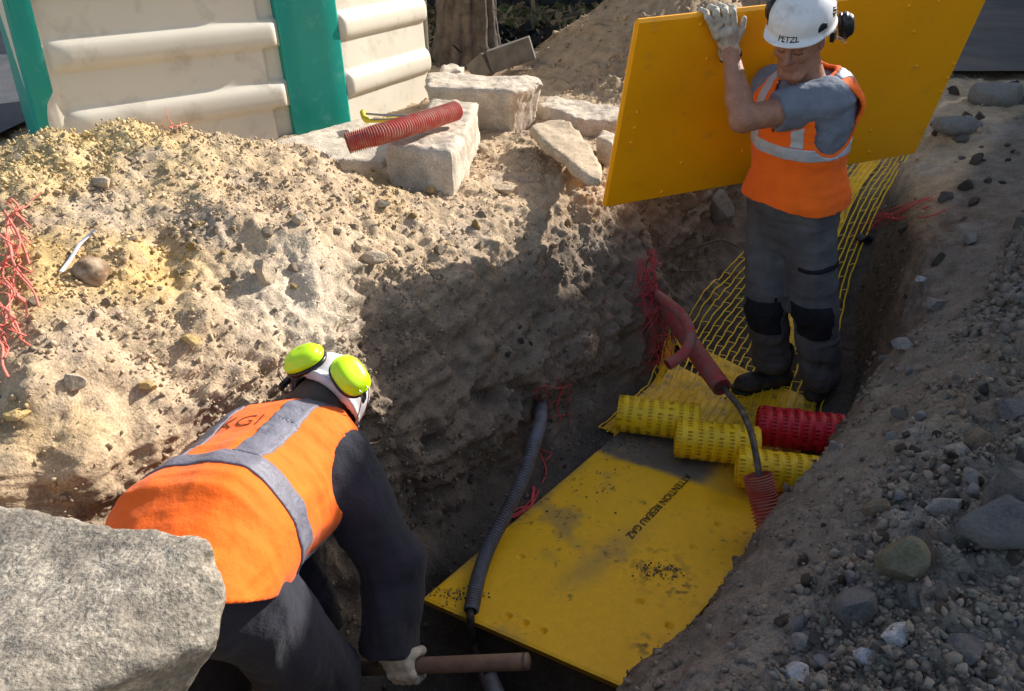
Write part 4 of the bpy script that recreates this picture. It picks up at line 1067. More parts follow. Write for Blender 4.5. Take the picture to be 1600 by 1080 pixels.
def helmet(root, hf, m, cups, cupm, seed, logo=None, dz=.034, cs=1.0):
    vents = True
    """hf: head frame; the shell with vents, harness, muffs"""
    fr = Frame(hf.o + hf.z * dz, hf.x, hf.z)
    def outer(X, Y, Z, inf=0.0):
        v = -Y
        d = ell(X, v, Z, (0, -.004, .052), (.112 + inf, .138 + inf, .108 + inf))
        rid = .004 * np.exp(-((X / .03) ** 2)) * sm((Z - .06) / .06) + .003 * np.exp(-(((np.abs(X) - .062) / .012) ** 2)) * sm((Z - .05) / .05)
        d = d - rid
        fl = .012 * np.exp(-((Z - .022 - .012 * v / .13) / .010) ** 2)
        return d - fl * (1 + .7 * sm((v - .05) / .08))
    def rim(X, Y, Z): v = -Y; return (.018 + .16 * np.clip(v, -.2, .2) * .35 - .035 * np.exp(-(((np.abs(X) - .10) / .05) ** 2)) * 0 - .012 * sm((-v - .03) / .08)) - Z
    def shell(X, Y, Z):
        d = outer(X, Y, Z)
        return smax(smax(d, -(d + .011), .001), rim(X, Y, Z), .004)
    ho = piece('helmet', fr, shell, (-.15, -.18, -.04), (.15, .18, .19), .0042, m, root)
    # lining and headband seen under the rim
    def lining(X, Y, Z):
        d = ell(X, -Y, Z, (0, -.004, .045), (.098, .122, .095)); 
        return smax(smax(d, -(d + .006), .001), smax(.012 - Z, Z - .06, .004), .002)
    piece('headband', fr, lining, (-.13, -.16, -.03), (.13, .16, .08), .005, M['blackplastic'], root, parent=ho)
    if vents:
        for s in (-1, 1):
            for (vv, zz, r1, r2) in ((.055, .062, .022, .020), (-.025, .075, .020, .022), (-.085, .06, .018, .02)):
                def vent(X, Y, Z, s=s, vv=vv, zz=zz, r1=r1, r2=r2):
                    d = outer(X, Y, Z); v = -Y
                    q = np.sqrt(((v - vv) / r1) ** 2 + ((Z - zz) / r2) ** 2) - 1
                    return np.maximum(np.maximum(np.abs(d) - .0016, q * .015), np.maximum(-s * X, (zz - r2 * .45) - Z + 0 * v))
                piece('vent', fr, vent, (-.13 if s < 0 else 0, -.16, .0), (0.0 if s < 0 else .13, .16, .14), .0032, M['blackplastic'], root, parent=ho)
    # muffs folded up on the shell
    for (cw, nw, uw) in cups:
        cf = Frame(cw, np.cross(uw, nw), nw)      # z = outward normal of the cup
        up_ = cf.R @ nrm(uw)
        ang = math.atan2(up_[1], up_[0])
        ca, sa = math.cos(ang), math.sin(ang)
        def cup(X, Y, Z):
            p, q = X * ca + Y * sa, -X * sa + Y * ca
            r = (np.abs(p / (.050 * cs)) ** 2.5 + np.abs(q / (.039 * cs)) ** 2.5) ** (1 / 2.5)
            d = (r - 1) * .039
            d = smax(d + np.maximum(Z, 0) * .35, np.abs(Z - .014) - .022, .016)
            return d - .0025 * np.exp(-((Z - .010) / .003) ** 2)
        c_ = piece('earmuff', cf, cup, (-.075, -.075, -.02), (.075, .075, .05), .0035, cupm, root, parent=ho)
        def cushion(X, Y, Z):
            p, q = X * ca + Y * sa, -X * sa + Y * ca
            r = (np.abs(p / (.049 * cs)) ** 2.5 + np.abs(q / (.038 * cs)) ** 2.5) ** (1 / 2.5)
            return smax((r - 1) * .038, np.abs(Z + .012) - .007, .006)
        piece('cushion', cf, cushion, (-.07, -.07, -.026), (.07, .07, .0), .004, M['blackplastic'], root, parent=ho)
        # wire arms to the side hinge
        hinge = hf.Wd((.118 * np.sign(hf.L(cw)[0]), .0, .035))
        for k in (-1, 1):
            side = nrm(np.cross(nw, uw)) * .012 * k
            P = [cf.Wd((0, 0, .020)) - nrm(uw) * .045 + side, cf.Wd((0, 0, .012)) - nrm(uw) * .065 + side, (cf.Wd((0, 0, 0)) - nrm(uw) * .075 + hinge) / 2 + nrm(nw) * .02 + side, hinge + side * .5]
            t = tube('wire', catmull(P, 16), .0016, M['wire'], None, 5); t.parent = ho
            bpy.context.view_layer.update(); t.matrix_parent_inverse = ho.matrix_world.inverted()
        V, F_ = boxVF(hinge, (.008, .014, .020), hf.R); t = bevel(mk('hinge', [(V, F_)], M['blackplastic'], None, smooth=False), .004); t.parent = ho
        bpy.context.view_layer.update(); t.matrix_parent_inverse = ho.matrix_world.inverted()
    return ho, fr, outer
def wrap(name, body, size, o, right, up, proj, target, off, m, root, stroke=0.0):
    """flat print laid on a curved part"""
    cu = bpy.data.curves.new(name, 'FONT'); cu.body = body; cu.size = size; cu.align_x = 'CENTER'; cu.align_y = 'CENTER'; cu.offset = stroke
    t = bpy.data.objects.new('tmp', cu); COL.objects.link(t); bpy.context.view_layer.update()
    me_ = bpy.data.meshes.new_from_object(t); bpy.data.objects.remove(t); me_.name = name
    bm = bmesh.new(); bm.from_mesh(me_); bmesh.ops.triangulate(bm, faces=bm.faces[:]); bmesh.ops.subdivide_edges(bm, edges=bm.edges[:], cuts=1); bm.to_mesh(me_); bm.free()
    tm = target.data; bv = BVHTree.FromPolygons([v.co[:] for v in tm.vertices], [p.vertices[:] for p in tm.polygons])
    for v in me_.vertices:
        p = np.asarray(o) + np.asarray(right) * v.co.x + np.asarray(up) * v.co.y
        h = bv.ray_cast(Vector(p + np.asarray(proj) * -.25), Vector(proj))
        v.co = (h[0] + h[1] * off * (1 if h[1].dot(Vector(proj)) < 0 else -1)) if h[0] else Vector(p)
    return link(name, me_, m, root, smooth=False)
def vest(root, fr, sh, holes, hem, top, vneck, seed, ia, ib, bandw, strips, h=.0058, puff=.0, tilt=0.0, bm_='band', hump=0.0, fl=.016, bend=0.0, thk=.010, hp=None):
    lo = (-.30, -.26, hem - .03 - abs(tilt) * .25); hi = (.30, .26, top + .05)
    def body(X, Y, Z):
        d = torso(X, Y - hump + bend * np.maximum(.02 - Z, 0), Z, ia, ib + hump * sm((.5 - Z) / .15) * sm((Z + .05) / .15), 2.2, z0=hem - .5, z1=top, A=np.r_[.170, .172, .172, TA_[3:]], B=np.r_[.116, .118, .120, TB_[3:]])
        flare = fl * sm((hem + .16 - Z) / .16)
        return d - flare + wr(X, Y, Z, -.016, 5, (1, 1, .6), seed) + wr(X, Y, Z, -.008, 9, (.4, .4, 1.3), seed + 2)
    def cuts(X, Y, Z):
        c = hem + tilt * sm((-X - .03) / .16) + .008 * np.sin(X * 14 + 1) - Z
        if hp is not None:
            c = -((X - hp[1][0]) * hp[0][0] + (Y - hp[1][1]) * hp[0][1] + (Z - hp[1][2]) * hp[0][2]) + .004 * np.sin(X * 30)
        for (p, q, r1, r2) in holes: c = smax(c, -cap(X, Y, Z, p, q, r1, r2), .006)
        c = smax(c, -ell(X, Y, Z, (0, .0, top + .02), (.082, .085, .06)), .006)      # neck
        if vneck:
            # a V at the front
            v = np.abs(X) * 1.0 - .075 * (Z - (top - vneck)) / vneck
            c = smax(c, -np.maximum(np.maximum(v, Y + .02), (top - vneck) - Z), .004)
        return c
    fn = lambda X, Y, Z: smax(smax(body(X, Y, Z), -(body(X, Y, Z) + thk), .002), cuts(X, Y, Z), .003)
    V = piece('vest', fr, fn, lo, hi, h, M['orange'], root, 'orange high visibility vest')
    # reflective bands sewn on: a belt and two braces
    def band(mask):
        def f(X, Y, Z):
            b = body(X, Y, Z) - .0042
            return np.maximum(np.maximum(np.maximum(b, -(b + .0080)), cuts(X, Y, Z) + .012), mask(X, Y, Z))
        return f
    b0, b1 = bandw
    piece('reflective_band', fr, band(lambda X, Y, Z: np.maximum(b0 - Z, Z - b1) + 0 * X), lo, (.30, .26, b1 + .03), .0044, M[bm_], root, 'grey belt band round the vest', parent=V)
    for s in (-1, 1):
        u0, u1 = strips
        piece('reflective_band', fr, band(lambda X, Y, Z, s=s: np.maximum(np.maximum(u0 - s * X + 0 * Z, s * X - u1), b1 - Z)), (0 if s > 0 else -.26, -.24, b1 - .02), (.26 if s > 0 else 0, .24, top + .04), .0044, M[bm_], root, 'grey brace band over the shoulder', parent=V)
    # orange binding round the arm holes
    return V
def hand_sdf(parts, X, Y, Z, k=.006):
    d = None
    for p in parts:
        q = cap(X, Y, Z, *p); d = q if d is None else smin(d, q, k)
    return d
def boot(root, A, T, up, m, seed):
    """A ankle, T toe (world)"""
    A = np.array(A); T = np.array(T); f = T - A; f[2] = 0; L = np.linalg.norm(f); f /= L; s = np.cross([0, 0, 1], f)
    fr = Frame((A[0], A[1], T[2]), f, (0, 0, 1))
    az = A[2] - T[2]
    def fn(X, Y, Z):
        d = cap(X, Y, Z, (-.045, 0, .052), (.02, 0, .055), .048, .050)
        d = smin(d, cap(X, Y * .92, Z, (.0, 0, .055), (L * .78, .0, .046), .050, .046), .03)
        d = smin(d, cap(X, Y, Z, (L * .55, -.008, .042), (L * .85, -.004, .040), .048, .043), .02)
        d = smin(d, cap(X, Y, Z, (-.012, 0, .06), (-.008, 0, .20), .050, .058), .03)
        d = smax(d, .020 - Z, .006)
        d = d + wr(X, Y, Z, .003, 14, (1, 1, 1), seed)
        return d
    b = piece('boot', fr, fn, (-.12, -.08, .0), (L + .08, .08, .24), .0065, m, root)
    def sole(X, Y, Z):
        d = np.minimum(cap(X, Y * .9, Z * 0, (-.045, 0, 0), (.05, 0, 0), .052, .046), cap(X, Y * .9, Z * 0, (.05, -.004, 0), (L * .86, -.004, 0), .046, .050))
        d = smax(d, np.abs(Z - .012) - .013, .004)
        return d + .004 * (np.sin(X * 190) > .3) * (Z < .008)
    piece('sole', fr, sole, (-.12, -.08, -.01), (L + .08, .08, .035), .006, M['blackplastic'], root, parent=b)
    # laces
    for k in range(4):
        x = .02 + k * .026; z = .118 - k * .013
        P = [fr.Wd((x, y, z + .006 - abs(y) * .5)) for y in (-.028, 0, .028)]
        t = tube('lace', P, .0028, M['tank'], None, 5); t.parent = b
        bpy.context.view_layer.update(); t.matrix_parent_inverse = b.matrix_world.inverted()
    return b

# ---------------- the standing worker
def worker_standing():
    zf = gz(1.36, 3.02) 
    pel = PY(1238, 325, 3.08); nb = PY(1268, 112, 3.03)
    root = empty('person', (1.35, 3.05, 0.03)); tag(root, 'standing worker in grey trousers and orange vest holding up a yellow plate', 'person')
    upv = nrm(nb - pel); front = nrm((-.86, -.51, 0)); left = np.cross(upv, -front); left = np.cross(front, upv) * -1 if False else nrm(np.cross(upv, front))
    fr = Frame(pel, left, upv)
    if fr.y @ front > 0: raise RuntimeError('frame')
    sc_ = np.linalg.norm(nb - pel) / .55
    SL = PY(1288, 158, 2.93); EL = PY(1160, 187, 2.84); WL = PY(1143, 92, 2.965)
    SR = pel + upv * .485 - left * .165 + front * .02; ER = np.array([1.13, 3.16, 1.18]); WR = np.array([1.19, 3.34, 1.06])
    hc = PY(1250, 62, 2.96)
    hfwd = nrm((-.60, -.74, -.46)); hup = nrm(np.array([-.10, -.2, 1.0])); hup = nrm(hup - hfwd * (hup @ hfwd))
    hleft = np.cross(hup, hfwd); hf = Frame(hc, hleft, hup)
    H = Hin(fr, hf)
    l = fr.L
    nk = l(nb) + np.array([0, .0, -.03])
    def body(X, Y, Z):
        d = torso(X, Y, Z, 0, 0, z1=.545)
        for S_, E_, W_ in ((SL, EL, WL), (SR, ER, WR)):
            s, e, w_ = l(S_), l(E_), l(W_)
            d = smin(d, cap(X, Y, Z, s, e, .060, .047), .03)
            d = smin(d, cap(X, Y, Z, e, e + (w_ - e) * .35, .044, .046), .02)
            d = smin(d, cap(X, Y, Z, e + (w_ - e) * .35, w_ + (w_ - e) * .08, .046, .030), .02)
        d = smin(d, cap(X, Y, Z, nk - np.array([0, 0, .03]), H[0] + np.array([0, .02, -.05]), .066, .056), .03)
        return smin(d, headsdf(X, Y, Z, H), .012)
    allp = np.array([l(p) for p in (SL, EL, WL, SR, ER, WR, hc)]); lo = np.minimum(allp.min(0) - .09, (-.2, -.15, -.13)); hi = np.maximum(allp.max(0) + .13, (.2, .15, .6))
    b = piece('body', fr, body, lo, hi, .0058, M['skin'], root)
    # face details
    for s in (-1, 1):
        t = tube('eyebrow', catmull([hf.Wd((s * .014, -.0955, .030)), hf.Wd((s * .032, -.0950, .037)), hf.Wd((s * .050, -.082, .032))], 10), [.002, .004, .0045, .0045, .0045, .004, .004, .003, .003, .002], M['brow'], root, 6)
        tube('eyelid', catmull([hf.Wd((s * .017, -.0905, .006)), hf.Wd((s * .031, -.0935, .003)), hf.Wd((s * .046, -.086, .006))], 8), .0016, M['brow'], root, 5)
    tube('mouth', catmull([hf.Wd((-.022, -.0935, -.0605)), hf.Wd((0, -.098, -.0595)), hf.Wd((.022, -.0935, -.0605))], 8), .002, M['lips'], root, 5)
    def hair(X, Y, Z):
        v = -Y; d = ell(X, v, Z, (0, -.014, .035), (.0785, .098, .101))
        return smax(smax(d, Z - .05, .003), smax(-.055 - Z - (v + .06) * .0, v - .030, .004), .004) 
    piece('hair', hf, hair, (-.1, -.06, -.07), (.1, .13, .07), .0045, M['hair'], root)
    sf = Frame(hf.o, hf.x, hf.z)
    # shirt
    def shirt(X, Y, Z):
        d = torso(X, Y, Z, .012, .012, z0=-.02, z1=.555)
        for S_, E_ in ((SL, EL), (SR, ER)):
            s, e = l(S_), l(E_)
            sl = cap(X, Y, Z, s, s + (e - s) * .56, .083, .072)
            ax_ = nrm(e - s); cutp = s + (e - s) * .60
            sl = smax(sl, (X - cutp[0]) * ax_[0] + (Y - cutp[1]) * ax_[1] + (Z - cutp[2]) * ax_[2], .006)
            arm = cap(X, Y, Z, s, e, .064, .050)
            sl = sl + wr(X, Y, Z, .006, 10, (1, 1, 1), 4)
            inner = smax(-(arm), -((X - (s + (e - s) * .3)[0]) * ax_[0] + (Y - (s + (e - s) * .3)[1]) * ax_[1] + (Z - (s + (e - s) * .3)[2]) * ax_[2]), .001)
            d = smin(d, sl, .03)
        d = smax(d, -cap(X, Y, Z, nk + np.array([0, -.03, .0]), nk + np.array([0, -.09, .1]), .050, .09), .01)
        return d + wr(X, Y, Z, -.014, 8, (1, .5, .8), 7) + wr(X, Y, Z, -.004, 20, (1, 1, 1), 8)
    piece('shirt', fr, shirt, (-.32, -.34, -.05), (.32, .2, .62), .0062, M['shirt'], root, 'grey blue short sleeved shirt')
    s = l(SL); e = l(EL); s2, e2 = l(SR), l(ER)
    holes = [(s + np.array([-.005, 0, .02]), s + np.array([.09, -.01, -.03]), .066, .10), (s + np.array([.02, .0, -.02]), s + np.array([.06, -.0, -.10]), .080, .088), (s, e, .07, .07),
             (s2 + np.array([.0, 0, .02]), s2 + np.array([-.1, 0, -.08]), .066, .11), (s2, e2, .08, .08)]
    V = vest(root, fr, None, holes, .065, .575, .20, 11, .028, .032, (.285, .338), (.082, .128), puff=.01)
    # collar lining of the vest
    # trousers
    hL, hR = pel + left * .085 - upv * .05, pel - left * .085 - upv * .05
    kR, kL = PY(1196, 474, 3.06), PY(1273, 482, 2.95)
    aR, aL = PY(1204, 560, 3.10), PY(1281, 585, 2.98)
    def trou(X, Y, Z):
        d = torso(X, Y, Z, .016, .020, z0=-.14, z1=.14)
        for h_, k_, a_, sd in ((hL, kL, aL, 1), (hR, kR, aR, 2)):
            h1, k1, a1 = l(h_), l(k_), l(a_)
            leg = smin(cap(X, Y, Z, h1, k1, .106, .083), cap(X, Y, Z, k1, a1, .083, .076), .02)
            d = smin(d, leg, .03)
            # stacked cuff folds
            q = L3(X - a1[0], Y - a1[1], (Z - a1[2] - .05)); 
            d = d - .003 * np.sin((Z - a1[2]) * 60 + X * 20) * np.exp(-((Z - a1[2] - .09) / .07) ** 2)
        lowL = l(aL)[2] - .045; lowR = l(aR)[2] - .045
        side = X
        d = smax(d, np.where(X > (l(aL)[0] + l(aR)[0]) / 2, lowL, lowR) - Z, .008)
        d = d + wr(X, Y, Z, -.018, 7, (1, 1, .4), 21) + wr(X, Y, Z, -.010, 10, (.5, .5, 1.2), 22)
        # side pocket flap and thigh pocket, slightly proud
        return d
    zlo = min(l(aL)[2], l(aR)[2]) - .08
    pts = np.array([l(p) for p in (kR, kL, aR, aL, hL, hR)])
    tl, th_ = (min(-.22, pts[:, 0].min() - .13), pts[:, 1].min() - .14, zlo), (max(.22, pts[:, 0].max() + .13), pts[:, 1].max() + .14, .18)
    T_ = piece('trousers', fr, trou, tl, th_, .0068, M['greytrouser'], root, 'grey work trousers with black knee patches')
    for k_, a_, h_ in ((kL, aL, hL), (kR, aR, hR)):
        k1, a1, h1 = l(k_), l(a_), l(h_)
        fdir = nrm(fr.R @ nrm(np.array([-.45, -.89, 0])))
        def patch(X, Y, Z, k1=k1, a1=a1, fdir=fdir):
            b_ = trou(X, Y, Z) - .004
            fr_ = -((X - k1[0]) * fdir[0] + (Y - k1[1]) * fdir[1]) + .050
            t_ = (Z - k1[2])
            return smax(smax(b_, -(b_ + .009), .001), np.maximum(np.maximum(fr_, t_ - .055), -.115 - t_), .002)
        piece('knee_patch', fr, patch, k1 + np.array([-.12, -.14, -.15]), k1 + np.array([.12, .14, .09]), .006, M['black'], root, parent=T_)
    def pocket(X, Y, Z):
        b_ = trou(X, Y, Z) - .004; c_ = l(hL) * .45 + l(kL) * .55; fd = fr.R @ nrm((.25, -.97, 0))
        return smax(smax(b_, -(b_ + .009), .001), np.maximum(np.maximum(-((X - c_[0]) * fd[0] + (Y - c_[1]) * fd[1]) + .035, Z - c_[2] - .07), c_[2] + .045 - Z), .002)
    piece('pocket_flap', fr, pocket, l(hL) * .45 + l(kL) * .55 + np.array([-.15, -.15, -.05]), l(hL) * .45 + l(kL) * .55 + np.array([.15, .15, .1]), .006, M['black'], root, parent=T_)
    zb = .025
    tR = PZ(1152, 606, zb + .03); tL = PZ(1272, 632, zb + .02)
    boot(root, (*PZ(1212, 590, zb + .05)[:2], zb + .1), (*tR[:2], zb), None, M['boot'], 5)
    boot(root, (*PZ(1285, 596, zb + .05)[:2], zb + .1), (*PZ(1268, 634, zb)[:2], zb), None, M['boot'], 6)
    # gloves: left hand over the top edge of the plate
    Pn_ = CARN if CARN @ (O3 - CAR[0]) > 0 else -CARN
    def onp(px, py, off):
        r = ray(px, py); t = ((CAR[0] + Pn_ * off - O3) @ Pn_) / (r @ Pn_); return O3 + r * t
    e_ = nrm(CAR[1] - CAR[0]); topdir = -nrm(CAR[3] - CAR[0])
    def edge_over(px, py, back):       # point just above the top edge, then behind it
        p = onp(px, py, .0); k = (CAR[0] - p) @ topdir
        return p + topdir * 0
    caps = []
    palm = [(onp(1132, 66, .035), onp(1134, 52, .032), .030, .034), (onp(1121, 56, .030), onp(1117, 46, .026), .022, .020), (onp(1143, 58, .032), onp(1146, 45, .028), .025, .022), (onp(1139, 80, .040), onp(1134, 62, .036), .033, .031)]
    caps += palm
    for (bx, by, tx, ty, r_) in ((1114, 44, 1102, 20, .0125), (1124, 38, 1117, 15, .014), (1136, 35, 1131, 12, .014), (1147, 37, 1144, 13, .0135)):
        a = onp(bx, by, .030); m_ = onp(tx * .75 + bx * .25, ty * .75 + by * .25, .024); k_ = (CAR[0] - onp(tx, ty, 0)) @ topdir
        tp = onp(tx, ty, .0); over = tp + topdir * (k_ + .013) if k_ > -.02 else tp
        over = tp + topdir * max(0, k_ + .014)
        bk = over - Pn_ * .034 - topdir * .006; bk2 = bk - topdir * .025 - Pn_ * .008
        caps += [(a, m_, r_ * 1.15, r_ * 1.05), (m_, over + Pn_ * .006, r_ * 1.05, r_), (over + Pn_ * .006, bk, r_, r_ * .95), (bk, bk2, r_ * .95, r_ * .85)]
    caps += [(onp(1151, 62, .036), onp(1158, 48, .034), .018, .0145), (onp(1158, 48, .034), onp(1162, 29, .026), .0145, .012)]
    gfr = Frame(onp(1132, 50, .03), e_, topdir); gl = gfr.L
    cl = [(gl(a), gl(b_), ra, rb) for a, b_, ra, rb in caps]
    def glove(X, Y, Z):
        d = hand_sdf(cl, X, Y, Z, .007)
        return d + wr(X, Y, Z, .0032, 22, (1, 1, 1), 31)
    g = piece('glove', gfr, glove, (-.11, -.10, -.12), (.11, .12, .11), .0038, M['glove'], root, 'worn pale leather glove')
    def cuff(X, Y, Z):
        a, b_ = gl(onp(1137, 73, .040)), gl(onp(1141, 86, .042)); a2 = gl(WL)
        ax_ = nrm(b_ - a)
        d = cap(X, Y, Z, a, b_ + ax_ * .05, .040, .046); t = (X - a[0]) * ax_[0] + (Y - a[1]) * ax_[1] + (Z - a[2]) * ax_[2]
        L_ = np.linalg.norm(b_ - a)
        return smax(smax(d, np.maximum(-t, t - L_ - .004), .006), -(d + .008) * (t > .015) - 1 * (t <= .015), .002)
    piece('cuff', gfr, cuff, (-.12, -.12, -.2), (.12, .14, .02), .0045, M['glove'], root, parent=g)
    def strap(X, Y, Z):
        a, b_ = gl(onp(1141, 84, .042)), gl(onp(1142, 91, .042)); ax_ = nrm(b_ - a)
        d = cap(X, Y, Z, a, b_ + ax_ * .03, .044, .046); t = (X - a[0]) * ax_[0] + (Y - a[1]) * ax_[1] + (Z - a[2]) * ax_[2]
        return smax(d, np.abs(t - .008) - .007, .003)
    piece('strap', gfr, strap, (-.12, -.12, -.2), (.12, .14, .02), .0045, M['black'], root, 'black elastic edge of the glove', parent=g)
    # the hidden right hand holds the lower edge
    bot = CAR[3] * .50 + CAR[2] * .50; rc = [(WR, bot + Pn_ * .03, .036, .034)]
    for i in range(4):
        q = bot + e_ * (i * .021 - .03); rc += [(q + Pn_ * .03, q - topdir * .02, .012, .011), (q - topdir * .02, q - Pn_ * .03 + topdir * .0, .011, .010), (q - Pn_ * .03, q - Pn_ * .03 + topdir * .03, .010, .009)]
    rc += [(bot + Pn_ * .035, bot + Pn_ * .03 + topdir * .06 + e_ * .03, .015, .012)]
    rc = [(gl(a), gl(b_), ra, rb) for a, b_, ra, rb in rc]
    P_ = np.array([c_[0] for c_ in rc] + [c_[1] for c_ in rc])
    piece('glove', gfr, lambda X, Y, Z: hand_sdf(rc, X, Y, Z), P_.min(0) - .05, P_.max(0) + .05, .006, M['glove'], root, 'glove on the lower edge of the plate')
    # helmet
    cw1 = PY(1319, 40, 3.03); nrm1 = nrm(hf.x * .9 + hf.y * .3)
    cw2 = hc - hf.x * .125 + hf.y * .07 + hf.z * .055
    ho, hfr, outer = helmet(root, hf, M['whiteshell'], [(cw1, nrm(nrm1 * .85 + hf.z * .1), nrm(hf.z + hf.y * .25)), (cw2, nrm(-hf.x * .9 + hf.y * .3), hf.z)], M['blackplastic'], 3)
    o = hf.Wd((0, -.13, .055)) + hf.x * -.004
    wrap('lettering', 'PETZL', .026, hf.Wd((.010, -.15, .088)), hf.x, hf.z, hf.y, ho, .0012, M['print'], ho, .0004)
    V2, F2, _ = tubeVF(catmull([cw1 + nrm1 * .02 + hf.z * .04, cw1 + nrm1 * .032 + hf.z * .0, cw1 + nrm1 * .02 - hf.z * .035], 12), .004, 6)
    t = mk('stripe', [(V2, F2)], M['redplastic'], None); t.parent = ho; bpy.context.view_layer.update(); t.matrix_parent_inverse = ho.matrix_world.inverted()
worker_standing()

# ---------------- the bending worker
def worker_bending():
    pel = np.array([-.678, 1.13, .905]); a = nrm((.19, .96, -.19))
    root = empty('person', (-.6, 1.0, -.2)); tag(root, 'bending worker in navy overalls, orange vest and neon yellow ear muffs', 'person')
    view = nrm(O3 - np.array([-.6, 1.35, .9])); perp = nrm(view - a * (view @ a)); q = np.cross(a, perp); ph = math.radians(56)
    r = math.cos(ph) * q + math.sin(ph) * perp; left = -r
    fr = Frame(pel, left, a)      # y = z x x = back
    l = fr.L
    bn = fr.y
    SR = pel + a * .43 + r * .150 ; ER = np.array([-.315, 1.42, .62]); WR = np.array([-.325, 1.285, .43])
    SL = pel + a * .44 - r * .165; EL = np.array([-.62, 1.5, .60]); WL = TB + TD * .30 + np.array([0, .06, .09])
    hc = O3 + ray(486, 650) * 2.10
    hup = nrm(_R * .45 + _U * .62 + _F * .64); hl = nrm(-(_R * .86 - _U * .42 + _F * .1)); hl = nrm(hl - hup * (hl @ hup))
    hf = Frame(hc, hl, hup); H = Hin(fr, hf)
    nb = pel + a * .53 + bn * .02
    def body(X, Y, Z):
        d = torso(X, Y, Z, 0, 0, z1=.545)
        for S_, E_, W_ in ((SL, EL, WL), (SR, ER, WR)):
            s, e, w_ = l(S_), l(E_), l(W_)
            d = smin(d, cap(X, Y, Z, s, e, .060, .047), .03)
            d = smin(d, cap(X, Y, Z, e, w_, .046, .030), .02)
        d = smin(d, cap(X, Y, Z, l(nb) - np.array([0, 0, .04]), H[0] + H[1][2] * -.05, .070, .062), .03)
        return smin(d, headsdf(X, Y, Z, H), .012)
    allp = np.array([l(p) for p in (SL, EL, WL, SR, ER, WR, hc)]); lo = np.minimum(allp.min(0) - .09, (-.2, -.15, -.13)); hi = np.maximum(allp.max(0) + .13, (.2, .15, .6))
    piece('body', fr, body, lo, hi, .0075, M['skin2'], root)
    def hair(X, Y, Z):
        v = -Y; d = ell(X, v, Z, (0, -.014, .030), (.0785, .099, .101))
        return smax(smax(d, Z - .06, .003), smax(-.030 - Z, v - .030, .004), .004)
    piece('hair', hf, hair, (-.1, -.06, -.07), (.1, .13, .07), .0045, M['hair'], root)
    # jacket
    def jacket(X, Y, Z):
        d = torso(X, Y, Z, .004, .004, z0=-.08, z1=.54)
        for S_, E_, W_, sd in ((SL, EL, WL, 3), (SR, ER, WR, 4)):
            s, e, w_ = l(S_), l(E_), l(W_); ax_ = nrm(w_ - e)
            arm = smin(cap(X, Y, Z, s, e, .086, .072), cap(X, Y, Z, e, w_, .072, .064), .012)
            t = (X - w_[0]) * ax_[0] + (Y - w_[1]) * ax_[1] + (Z - w_[2]) * ax_[2]
            arm = smax(arm, t + .01, .008)
            d = smin(d, arm, .035)
        d = smax(d, -ell(X, Y, Z, l(nb) + np.array([0, -.01, .05]), (.072, .075, .05)), .01)
        return d + wr(X, Y, Z, -.020, 7, (1, .35, .9), 41) + wr(X, Y, Z, -.009, 10, (.4, 1, .6), 42)
    piece('jacket', fr, jacket, lo - .05, hi + np.array([.05, .05, 0]), .0065, M['navy'], root, 'dark navy long sleeved work jacket')
    s, e, s2, e2 = l(SR), l(ER), l(SL), l(EL)
    u_ = nrm(e - s)
    holes = [(s - u_ * .0 + np.array([-.012, 0, .0]), s + u_ * .2, .082, .10), (s + np.array([-.03, 0, .0]), s + np.array([-.09, -.02, -.03]), .085, .11), (s2, e2, .092, .10), (s2 + np.array([.02, 0, 0]), s2 + np.array([.09, 0, -.02]), .085, .1)]
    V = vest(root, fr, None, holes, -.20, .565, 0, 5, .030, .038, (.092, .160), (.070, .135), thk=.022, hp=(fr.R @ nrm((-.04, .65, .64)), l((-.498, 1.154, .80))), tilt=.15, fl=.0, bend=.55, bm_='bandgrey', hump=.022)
    # hand-lettered initials between the braces
    wrap('lettering', 'KGI', .075, pel + a * .33 + bn * .2 - r * .01, -nrm(np.cross(bn, a)) if False else r, a, -bn, V, .0015, M['ink'], V, -.0012)
    hR, hL = pel + r * .085 - a * .02, pel - r * .085 - a * .02
    kR, kL = np.array([-.475, 1.20, .43]), np.array([-.76, 1.22, .42]); aR, aL = np.array([-.50, .98, -.10]), np.array([-.78, .98, -.10])
    tf = Frame((pel[0], pel[1], pel[2]), (-1, 0, 0), (0, 0, 1)); t = tf.L
    def trou(X, Y, Z):
        d = ell(X, Y, Z, t(pel) - np.array([0, 0, .03]), (.165, .15, .13))
        for h_, k_, a_ in ((hR, kR, aR), (hL, kL, aL)):
            d = smin(d, smin(cap(X, Y, Z, t(h_) - np.array([0, 0, .02]), t(k_), .102, .086), cap(X, Y, Z, t(k_), t(a_), .088, .075), .02), .04)
        d = smax(d, t(aR)[2] - .02 - Z, .01)
        return d + wr(X, Y, Z, -.020, 6, (1, 1, .35), 51) + wr(X, Y, Z, -.008, 10, (.5, .5, 1), 52)
    T_ = piece('trousers', tf, trou, (-.34, -.30, -1.05), (.34, .40, .2), .0085, M['navy'], root, 'dark navy work trousers')
    boot(root, (-.50, .98, -.18), (-.42, 1.18, -.27), None, M['boot'], 7); boot(root, (-.78, .98, -.18), (-.78, 1.2, -.27), None, M['boot'], 8)
    # gloves closed round the handle
    for W_, c_ in ((WR, TB), (WL, TB + TD * .30)):
        s_ = nrm(np.cross(TD, nrm(W_ - c_))); n_ = nrm(W_ - c_); n_ = nrm(n_ - TD * (n_ @ TD)); s_ = np.cross(TD, n_)
        if s_ @ (O3 - c_) < 0: s_ = -s_
        rc = [(W_, c_ + n_ * .055, .036, .036), (c_ + n_ * .045 - TD * .025, c_ + n_ * .045 + TD * .03, .026, .026), (c_ + n_ * .030 + s_ * .02 - TD * .025, c_ + n_ * .030 + s_ * .02 + TD * .03, .018, .018)]
